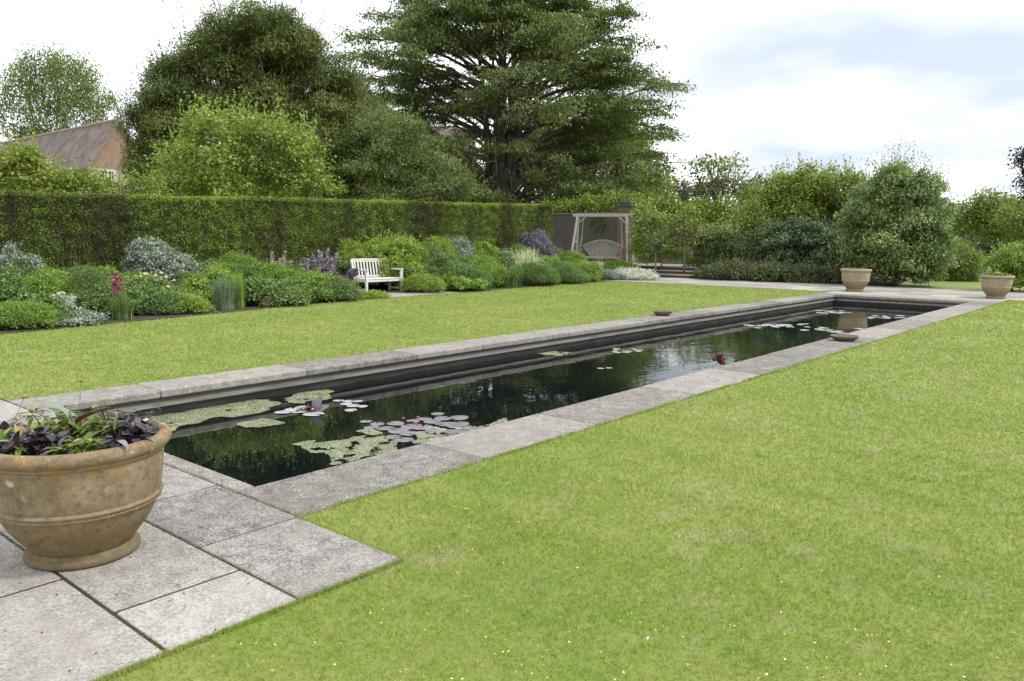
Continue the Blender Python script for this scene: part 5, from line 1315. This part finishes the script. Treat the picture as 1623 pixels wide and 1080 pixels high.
lobed_tree('garden_perennials', 'low fresh green growth on the terrace right of the swing', 34.5, 1050, [(1010, 398, 12), (1014, 384, 10), (1022, 410, 9), (1040, 405, 11), (1060, 404, 12), (1080, 405, 10), (1030, 398, 9), (1098, 418, 12)], LM['bright'], B_grey, leaf=.08, asp=.5, cov=1.8, cs=.12, per=12, trunk_r=.03, base_z=TZ, cat='plant', extra=shoots(70, .3, .07, .4, .4, .8, 6))
lobed_tree('young_tree', 'slender young tree with a bare brown stem beside the steps', 33.6, 1086, [(1084, 345, 11), (1092, 332, 9), (1078, 358, 8)], T_mid, bark('brown_stem', (.13, .09, .055), (.20, .14, .09), 9), leaf=.12, asp=.6, cov=.9, cs=.15, per=12, trunk_r=.032, trunk_top=.7, base_z=TZ)
lobed_tree('far_tree', 'tall open pale green tree beyond the gate piers, highest of the distance', 66, 1138, [(1118, 262, 15), (1140, 256, 15), (1160, 262, 15), (1172, 276, 12), (1104, 280, 16), (1125, 282, 18), (1100, 296, 12)], T_mid, B_dark, leaf=.34, asp=.55, cov=.9, cs=.55, per=18, trunk_r=.25, gaps=.25)
lobed_tree('far_tree', 'rounded dull green tree beneath the open pale one beyond the piers', 60, 1148, [(1130, 300, 22), (1155, 298, 24), (1178, 302, 16), (1105, 306, 18)], LM['olive'], B_dark, leaf=.26, asp=.5, cov=1.5, cs=.4, per=18, trunk_r=.25)
lobed_tree('far_tree', 'small dark distant conifer between the pier and the yellow green trees', 80, 1202, [(1202, 290, 8), (1200, 300, 11), (1204, 280, 4), (1202, 315, 14)], T_jun, B_dark, leaf=.4, asp=.4, cov=1.5, cs=.4, per=18, trunk_r=.2)
lobed_tree('far_tree', 'hazy distant trees left of the first stone pier', 90, 1045, [(1040, 290, 14), (1058, 296, 16), (1075, 300, 14), (1052, 282, 8)], T_far, B_dark, leaf=.5, asp=.5, cov=1.5, cs=.8, per=18, trunk_r=.25)
lobed_tree('crab_apple_tree', 'wide yellow green tree left of the tall grey green shrub', 39, 1280, rounded([(1250, 304, 28), (1290, 294, 28), (1330, 308, 32), (1222, 330, 26), (1270, 340, 36), (1320, 352, 38), (1358, 325, 24), (1200, 318, 18), (1358, 365, 28), (1226, 370, 32), (1190, 350, 22)], 1275, 95, 2.2), T_yell, B_dark, leaf=.15, asp=.55, cov=1.15, cs=.2, per=18, trunk_r=.12, vb=.42, lvar=.14, bump_=(8, (.3, .5), .78, .95, .75), extra=shoots(420, .8, .12, .55, .45, .8, 9), cvar=.26)
lobed_tree('holly_bush', 'dark glossy evergreen bush in front of the yellow green tree', 35.2, 1265, rounded([(1236, 376, 24), (1275, 372, 26), (1308, 386, 26), (1252, 398, 30), (1290, 405, 32), (1216, 398, 20), (1328, 405, 22)], 1270, 70, 1.4), T_holly, B_dark, leaf=.12, asp=.5, cov=1.4, cs=.15, per=18, trunk_r=.1, lvar=.12, bump_=(8, (.3, .5), .78, .95, .75), extra=shoots(120, .4, .11, .5, .6, .6, 6), cat='shrub')
bay = [(1420, 288, 22), (1396, 316, 32), (1444, 312, 34), (1382, 350, 36), (1432, 350, 46), (1468, 350, 28), (1372, 398, 34), (1418, 402, 46), (1460, 402, 36), (1484, 402, 18), (1352, 420, 18), (1395, 430, 28), (1445, 434, 28), (1474, 430, 18)]
lobed_tree('pittosporum_shrub', 'very tall bushy grey green shrub behind the left far pot, with thin shoots on top', 34, 1425, rounded(bay, 1425, 95, 2.6), T_bay, B_dark, leaf=.14, asp=.42, cov=1.25, cs=.15, per=18, trunk_r=.14, lvar=.13, bump_=(10, (.25, .45), .82, .98, .75), extra=lambda L, lb: (shoots(500, .6, .12, .4, .6, .6, 9)(L, lb), shoots(46, 1.3, .11, .4, .12, 1.2, 16)(L, lb[:6])), cvar=.28, cat='shrub')
for i, (x0, x1, lb) in enumerate([(1120, 1190, 'low spreading dark juniper nearest the steps'), (1190, 1262, 'low spreading dark juniper in front of the glossy dark bush'), (1255, 1335, 'low spreading dark juniper nearest the left far pot')]):
    cx = (x0 + x1) / 2
    sp_l = [(x0 + (x1 - x0) * t, 434 + 6 * t + random.uniform(-5, 4) + i * 3 - 5 * math.sin(PI * t), random.uniform(13, 18), random.uniform(-.7, .7)) for t in np.linspace(0, 1, 8)]
    lobed_tree('juniper_shrub', lb, 32.4, cx, sp_l, T_jun, B_dark, leaf=.11, asp=.35, cov=1.8, cs=.16, per=18, trunk_r=.05, cat='shrub', group='low junipers along the far path', extra=shoots(150, .45, .10, .3, .8, .3, 7))
lobed_tree('box_shrub', 'neat rounded green shrub to the right of the tall grey green one', 37.5, 1520, [(1520, 412, 26), (1508, 428, 20), (1530, 426, 22), (1518, 432, 22)], T_mid, B_dark, bottom=-.95, leaf=.09, asp=.5, cov=2.2, cs=.13, per=20, trunk_r=.06, cat='shrub')
lobed_tree('woodland_tree', 'pale green layered tree right of the tall shrub', 52, 1565, rounded([(1545, 345, 22), (1575, 332, 26), (1600, 340, 26), (1560, 368, 26), (1595, 372, 26), (1530, 352, 18)], 1570, 60, 2.5), T_mid, B_pale, leaf=.2, asp=.5, cov=1.3, cs=.35, per=20, trunk_r=.16, trunk_top=.5, lvar=.12, bump_=(8, (.3, .5), .75, .95, .6))
lobed_tree('woodland_tree', 'green tree at the right edge below the copper one', 47, 1632, rounded([(1620, 345, 26), (1650, 350, 30), (1635, 380, 28), (1665, 380, 30)], 1640, 60, 2), T_mid, B_dark, leaf=.18, asp=.5, cov=1.3, cs=.3, per=20, trunk_r=.16)
lobed_tree('undergrowth_shrub', 'dark undergrowth shrub under the pale layered tree', 46, 1560, [(1545, 402, 18), (1570, 405, 20), (1592, 400, 18), (1535, 388, 14)], LM['dark'], B_dark, leaf=.16, asp=.5, cov=1.6, cs=.25, per=18, trunk_r=.05, cat='shrub')
lobed_tree('undergrowth_shrub', 'dark plum brown undergrowth shrub at the right edge', 46, 1615, [(1605, 398, 16), (1628, 395, 18), (1650, 398, 18)], LM['smoke'], B_dark, leaf=.16, asp=.5, cov=1.6, cs=.25, per=18, trunk_r=.05, vb=.2, cat='shrub')
lobed_tree('copper_tree', 'dark purple leaved tree cut by the right edge of the view', 42, 1652, [(1618, 245, 9), (1628, 262, 14), (1625, 285, 10), (1650, 255, 24), (1665, 290, 26), (1645, 310, 18), (1670, 235, 22)], T_copper, B_dark, leaf=.14, asp=.7, cov=1.3, cs=.22, per=16, trunk_r=.15)
lobed_tree('peony_bush', 'fresh green bush behind the right far pot', 31, 1610, rounded([(1580, 420, 14), (1600, 412, 18), (1625, 408, 24), (1650, 412, 24), (1640, 440, 22), (1612, 438, 20), (1592, 440, 12)], 1615, 50, .8), LM['bright'], B_dark, leaf=.11, asp=.55, cov=1.6, cs=.15, per=14, trunk_r=.05, extra=shoots(90, .35, .11, .5, .6, .6, 6), cat='shrub', cvar=.28)
for i, (px_, py_, r_, d_) in enumerate([(860, 322, 20, 120), (905, 318, 24, 130), (1000, 312, 24, 120), (1090, 318, 22, 125), (1190, 322, 22, 120), (1240, 322, 26, 130), (1370, 324, 26, 120), (1500, 334, 22, 130), (1528, 338, 16, 125), (1560, 334, 18, 135), (1600, 332, 24, 120), (1660, 335, 28, 120), (470, 320, 26, 120), (300, 318, 26, 120), (180, 318, 24, 130), (60, 316, 26, 125), (620, 320, 24, 125), (740, 320, 24, 120)]):
    lobed_tree('distant_tree', 'hazy grey green tree in the far tree belt on the horizon', d_, px_, [(px_ + q * r_ * .7, py_ + abs(q) * r_ * .25 + random.uniform(-3, 3) + 10, r_ * random.uniform(.7, .95)) for q in (-1.5, -.7, 0, .7, 1.5)] + [(px_ + q * r_ * .9, 362, r_ * .9) for q in (-1.2, 0, 1.2)], T_far, B_dark, leaf=.75, asp=.6, cov=1.4, cs=1.0, per=16, trunk_r=.3, limbs=False, group='trees of the far belt on the horizon')
sheet('shrub_bed_soil', [(-15.4, 29.3), (-8.2, 29.3), (-8.2, 31.0), (-9.0, 36), (-15.4, 36)], .012, M['soil'])
# long rough plants at the foot of the junipers and pier
# ------------------------------------------------------------------ stone gate piers
pier_m = stone_mat('pier_stone', (.27, .255, .225), (.13, .12, .105), (.22, .18, .15), .8)
for i, (px_, top_, lb) in enumerate([(1081, 281, 'pale stone gate pier with a ball finial, the left one of two'), (1178, 286, 'pale stone gate pier with a ball finial, the right one of two')]):
    p = DD(px_, 377, 61); p.z = 0; H = DD(px_, top_, 61).z
    o = empty('gate_pier', p, lb, 'pillar', 'stone gate piers')
    mb = MB(); mb.box(-.27, .27, -.27, .27, 0, H - 1.10, .02); mb.box(-.33, .33, -.33, .33, 0, .3, .02); mb.build('shaft', pier_m, o)
    mb = MB(); mb.box(-.40, .40, -.40, .40, H - 1.098, H - .98, .03); mb.box(-.32, .32, -.32, .32, H - .978, H - .90, .02); mb.build('cap', pier_m, o)
    mb = MB(); mb.lathe(rnd_prof([(0, H - .9), (.16, H - .9), (.09, H - .80), (.10, H - .72), (.22, H - .60), (.24, H - .45), (.18, H - .30), (.08, H - .22), (.07, H - .15), (.0, H)], 2), 20); mb.build('finial', pier_m, o, True)

# ------------------------------------------------------------------ tiled brick barn, left
A_ = DD(186, 190, 90); sc_ = 90 / 52
hx = A_.x; eL = DX(138, 264, hx); eR_y = 2 * A_.y - eL.y; ez = eL.z
o = empty('brick_barn', (hx, A_.y, 0), 'brick barn with dark tiled roof and a white gable window behind the hedge', 'building')
LN = 52.0; y0_, y1_ = eL.y - A_.y, eR_y - A_.y; az = A_.z
gable_m = brick_mat('gable_brick', (.30, .14, .10), (.24, .15, .115), (.27, .23, .19), (.27, .23, .19), 2.4, patch=.55)
lower_m = brick_mat('gable_lower_stone', (.36, .33, .29), (.30, .27, .24), (.40, .33, .28), (.38, .36, .33), 3.0, patch=.4)
zb = DX(185, 262, hx).z
mb = MB(); mb.quad_ring([[(0 - .4, y0_ + .3, ez + (.0)), (0, y0_ + .3, ez), (0, y1_ - .3, ez), (-.4, y1_ - .3, ez)]] , caps=False)
V = [(0, y0_ + .25, ez - .1), (0, y1_ - .25, ez - .1), (0, 0, az - .25), (-.5, y0_ + .25, ez - .1), (-.5, y1_ - .25, ez - .1), (-.5, 0, az - .25)]
mb = MB(); mb.v = V; mb.f = [(0, 1, 2), (5, 4, 3), (0, 2, 5, 3), (1, 4, 5, 2), (0, 3, 4, 1)]; mb.a = [.5] * 5; mb.build('gable_wall', gable_m, o)
mb = MB(); mb.box(-LN, 0, y0_ + .25, y1_ - .25, 0, ez - .102); mb.build('wall', lower_m, o)
roofm, t, b = newmat('old_roof_tiles')
g = t.nodes.new('ShaderNodeNewGeometry')
n_ = noise(t, .7, 5, .65); wv = t.nodes.new('ShaderNodeTexBrick'); wv.inputs['Scale'].default_value = 1; wv.inputs['Brick Width'].default_value = .35; wv.inputs['Row Height'].default_value = .22; wv.inputs['Mortar Size'].default_value = .02
wv.inputs['Color1'].default_value = (.15, .105, .095, 1); wv.inputs['Color2'].default_value = (.105, .08, .078, 1); wv.inputs['Mortar'].default_value = (.05, .04, .04, 1)
sp = t.nodes.new('ShaderNodeSeparateXYZ'); cb_ = t.nodes.new('ShaderNodeCombineXYZ'); t.links.new(g.outputs['Position'], sp.inputs[0]); t.links.new(sp.outputs['X'], cb_.inputs[0]); t.links.new(mth(t, 'MULTIPLY', sp.outputs['Z'], 1.2), cb_.inputs[1]); t.links.new(cb_.outputs[0], wv.inputs['Vector'])
c = mixc(t, rng_(t, n_, .42, .62, 0, .7), wv.outputs['Color'], (.20, .165, .14)); t.links.new(c, b.inputs['Base Color']); b.inputs['Roughness'].default_value = .9; bump(t, b, wv.outputs['Fac'], -.5, .03)
mb = MB(); ov = .35
def slope(ya, za, nm):
    s_ = MB(); th = .18
    s_.quad_ring([[(x, ya, za), (x, 0, az), (x, 0, az - th), (x, ya, za - th)] for x in (ov, -LN)]); s_.build(nm, roofm, o)
slope(y0_ - .1, ez - .15, 'roof'); slope(y1_ + .1, ez - .15, 'roof')
mb = MB(); mb.tube([(ov, 0, az + .02), (-LN, 0, az + .02)], .14, 8); mb.build('ridge_tiles', bark('ridge', (.22, .18, .13), (.30, .26, .20), 3), o)
mb = MB()
for s_ in (y0_, y1_): mb.bar((ov - .02, s_ - .1 * (1 if s_ < 0 else -1), ez - .28), (ov - .02, 0, az - .14), .06, .2, (1, 0, 0))
mb.build('verge', flat('verge_board', (.28, .24, .19)), o)
wc = DX(171, 281, hx); wy = wc.y - A_.y; wz = wc.z; ww, wh = 18 * 90 / F * .5 * 1.02, 15 * 90 / F * .5 * 1.25
white = flat('window_white', (.75, .74, .70), (.65, .64, .60)); glass = flat('dark_pane', (.05, .06, .06), (.08, .09, .09), 2, .1, 0)
mb = MB(); mb.box(.0, .06, wy - ww, wy + ww, wz - wh, wz - wh + .09); mb.box(.0, .06, wy - ww, wy + ww, wz + wh - .09, wz + wh); mb.box(.0, .06, wy - ww, wy - ww + .09, wz - wh + .09, wz + wh - .09); mb.box(.0, .06, wy + ww - .09, wy + ww, wz - wh + .09, wz + wh - .09)
mb.box(0, .058, wy - .06, wy + .06, wz - wh + .09, wz + wh - .09)
for q in (-.5, .5): mb.box(0, .05, wy + q * ww - .02, wy + q * ww + .02, wz - wh + .09, wz + wh - .09)
for q in (-.33, .33): mb.box(0, .048, wy - ww + .09, wy + ww - .09, wz + q * wh - .02, wz + q * wh + .02)
wo = mb.build('window', white, o)
mb = MB(); mb.box(.003, .02, wy - ww + .05, wy + ww - .05, wz - wh + .05, wz + wh - .05); mb.build('pane', glass, wo)

# cream manor glimpsed through the trees
ctr = DD(625, 377, 76); ctr.z = 0
o = empty('stone_house', ctr, 'cream stone house glimpsed through the conifer branches', 'building', rz=math.atan2(ctr.y, ctr.x) + PI / 2)
cream = stone_mat('cream_stone', (.62, .52, .40), (.42, .34, .25), (.55, .42, .32), .3, .1)
hwid = 120 * 76 / F; zt = DD(625, 232, 76).z
mb = MB(); mb.box(-hwid, hwid, -4, 4, 0, zt - 1.5); mb.build('wall', cream, o)
for s_ in (-1, 0, 1):
    mb = MB(); x = s_ * hwid * .62; mb.quad_ring([[(x - 2.0, -4.25, zt - 1.5), (x + 2.0, -4.25, zt - 1.5), (x, -4.25, zt + 1.6)], [(x - 2.0, -.5, zt - 1.5), (x + 2.0, -.5, zt - 1.5), (x, -.5, zt + 1.6)]]); mb.build('gable', cream, o)
    for zz in (2.2, 6.0):
        mb = MB(); mb.box(x - .9, x + .9, -4.06, -4.003, zz, zz + 1.7); w1 = mb.build('window', flat('stone_frame', (.55, .48, .38)), o)
        mb = MB(); [mb.box(x - .8 + k * .56, x - .8 + k * .56 + .46, -4.09, -4.063, zz + .12, zz + 1.58) for k in range(3)]; mb.build('pane', glass, w1)
mb = MB(); mb.quad_ring([[(x, -4.2, zt - 1.48), (x, 4.2, zt - 1.48), (x, 0, zt + 1.9)] for x in (-hwid - .2, hwid + .2)]); mb.build('roof', roofm, o)
